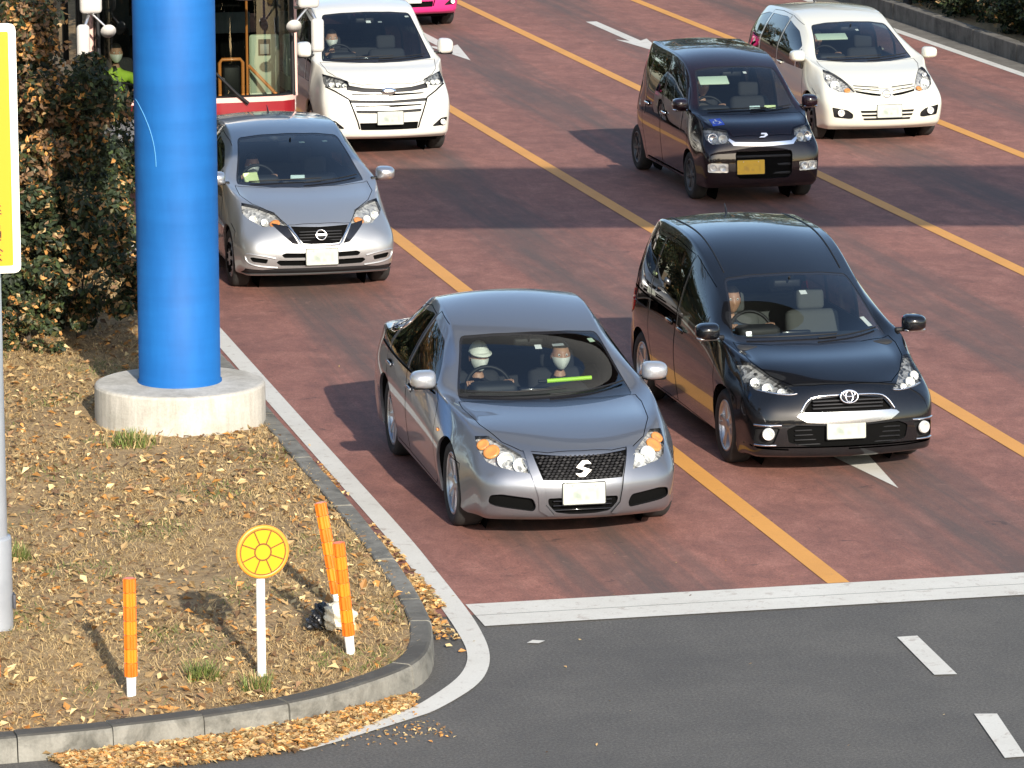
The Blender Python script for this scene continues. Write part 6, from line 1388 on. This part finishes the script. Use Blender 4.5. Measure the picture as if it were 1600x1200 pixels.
def person(label, hip, scale=1.0, jacket=(.012,.012,.016), trousers=(.02,.02,.03), wheelc=None, mask=True, cap=False, yaw=0.0, lean=.0, group='people inside the vehicles'):
    root=empty('person',hip,0,label,'person',group); jm=simple('jacket_cloth',jacket,.85); tm=simple('trouser_cloth',trousers,.9); s=scale
    V=[];E=[];Rd=[]
    def add(p,r,par=None):
        V.append(Vector(p)*s); Rd.append(r*s if not isinstance(r,tuple) else (r[0]*s,r[1]*s)); i=len(V)-1
        if par is not None: E.append((par,i))
        return i
    pel=add((0,0,.02),(.155,.11)); ab=add((lean*.3,.04,.17),(.135,.10),pel); ch=add((lean*.7,.085,.36),(.165,.115),ab); up=add((lean,.10,.46),(.12,.085),ch); nk=add((lean,.09,.56),.052,up); nk2=add((lean,.075,.62),.048,nk)
    hands=[]
    for sx in (-1,1):
        hp=add((sx*.09,-.06,.0),.085,pel); kn=add((sx*.13,-.44,.06),.062,hp); an=add((sx*.12,-.66,-.28),.045,kn); add((sx*.12,-.82,-.32),.038,an)
        sh=add((lean+sx*.19,.09,.445),.068,up)
        hw=(Vector(wheelc)+Vector((sx*.16,0,.045)))-Vector(hip) if wheelc else Vector((sx*.14,-.36,.10))*s
        hw=hw/s; el=(V[sh]/s).lerp(hw,.5)+Vector((sx*.10,.02,-.11)); e=add(el,.046,sh); wr=add(hw+Vector((0,.075,-.02)),.030,e); pm=add(hw+Vector((0,.025,.005)),(.036,.018),wr); hands.append(hw*s)
        for k in range(4):
            o=(k-1.5)*.018; a=add(hw+Vector((o+sx*.004,-.018,.022-.004*abs(k-1.5))),.0095,pm); b=add(hw+Vector((o,-.040-.004*(k==1),.008)),.0088,a); add(hw+Vector((o,-.034,-.018)),.008,b)
        a=add(hw+Vector((-sx*.040,.010,.004)),.0105,pm); add(hw+Vector((-sx*.048,-.020,-.004)),.009,a)
    def mf(c):
        if c.z>.555*s and abs(c.x-lean*s)<.1*s and c.y<.25: return SKIN
        for h in hands:
            if (c-h).length<.075*s: return SKIN
        if c.z<.10*s and (c.y<-.10*s or c.z<.03*s): return tm
        return jm
    body=skin_mesh('body',V,E,Rd,mf,root,1)
    mb=MB(); hc=Vector((lean,.055,.73))*s; T=head(mb,hc,yaw)
    # head shares the neck: joined into the body mesh
    ho=mb.build('head_tmp',root); 
    bmj=bmesh.new(); bmj.from_mesh(body.data); k=len(body.data.materials); off={}
    for i,m in enumerate(ho.data.materials):
        if m.name in [x.name for x in body.data.materials]: off[i]=[x.name for x in body.data.materials].index(m.name)
        else: body.data.materials.append(m); off[i]=len(body.data.materials)-1
    bm2=bmesh.new(); bm2.from_mesh(ho.data)
    for f in bm2.faces: f.material_index=off[f.material_index]; f.smooth=True
    tmp=bpy.data.meshes.new('t'); bm2.to_mesh(tmp); bmj.from_mesh(tmp); bmj.to_mesh(body.data); bmj.free(); bm2.free(); bpy.data.meshes.remove(tmp); d=ho.data; bpy.data.objects.remove(ho); bpy.data.meshes.remove(d)
    def hair(co):
        if co.y<-.25 and co.z<.52: return None
        if co.z<-.45: return None
        return Vector((co.x*.082,co.y*.103+.004,co.z*.124+.004))
    half_shell(T,HAIR,'hair',root,hair)
    if mask:
        def mk(co):
            if co.y>-.15 or co.z>.02 or co.z<-.93: return None
            f=math.exp(-(co.x/.35)**2); return Vector((co.x*.079*(1-.2*max(0,-co.z)**1.3),co.y*.104-.014*f,co.z*.118))
        half_shell(T,MASK,'face_mask',root,mk)
    if cap:
        def cp(co):
            if co.z<.30: return None
            return Vector((co.x*.088,co.y*.109+.002,co.z*.135+.004))
        half_shell(T,CAPW,'cap',root,cp)
        mb=MB(); mb.lathe([(.05,.0),(.098,-.004),(.100,.004),(.05,.008)],CAPW,24,T@Matrix.Translation((0,-.045,.045))@Matrix.Rotation(R(12),4,'X')@Matrix.Diagonal((.9,1,1,1))); mb.build('cap_brim',root)
    return root
def occupants():
    def at(car,x,y,z): l=car; return (l[0]+x,l[1]+y,l[2]+z)
    K=(7.63,30.8,0); person('driver of the grey sedan in a white cap and white mask, hands on wheel',at(K,-.335,2.40,.31),1.0,wheelc=at(K,-.36,1.95,.88),cap=True,yaw=R(8))
    person('passenger in the grey sedan wearing dark clothes and a white face mask',at(K,.355,2.42,.29),1.0,mask=True)
    mb=MB(); mb.tube([(-.20,0,0),(.17,.01,.01)],.017,simple('yellow_green_baton',(.45,.80,.05),.4),12); mb.tube([(-.27,0,-.002),(-.20,0,0)],.013,M['black_plastic'],10); tag(mb.build('traffic_baton',None,at(K,.27,1.76,.955)),'bright yellow green traffic baton on the dashboard of the grey sedan','baton')
    A=(10.28,32.68,0); person('driver of the black minivan in a blue jacket, close to the side glass',at(A,-.42,2.04,.42),1.0,jacket=(.03,.06,.10),wheelc=at(A,-.36,1.67,.95),mask=False)
    H=(7.64,42.3,0); person('driver of the silver hatchback in pale grey clothes',at(H,-.36,2.08,.34),1.0,jacket=(.22,.24,.20),wheelc=at(H,-.36,1.72,.96),mask=True)
    E_=(13.77,47.2,0); person('driver of the dark purple kei car in a dark jacket',at(E_,-.32,1.53,.48),1.0,jacket=(.05,.045,.04),wheelc=at(E_,-.32,1.28,.97),mask=False)
    V_=(10.27,52.0,0); person('driver of the white minivan in a pale green top',at(V_,-.40,1.73,.60),1.0,jacket=(.45,.52,.40),wheelc=at(V_,-.36,1.42,1.13),mask=True)
    N_=(16.75,51.8,0); person('driver of the cream hatchback in a dark jacket, half hidden by the sun visor',at(N_,-.36,1.95,.42),1.0,wheelc=at(N_,-.36,1.54,.96),mask=False)
    B=(7.48,49.5,0); person('bus driver in a yellow green safety vest, partly behind the blue post',at(B,-.78,1.38,.82),1.0,jacket=(.42,.62,.06),wheelc=at(B,-.78,.84,1.13),mask=True)
occupants()
# ------------------------------------------------------------------ build the vehicles
sedan(); mpv(); hatch(); kei(); round_car(); van()
van((13.45,66.3,0),'bright pink van at the top edge, only its front corner showing',paint('pink_paint',(.55,.02,.16),.0,.3,dust=.05),True)
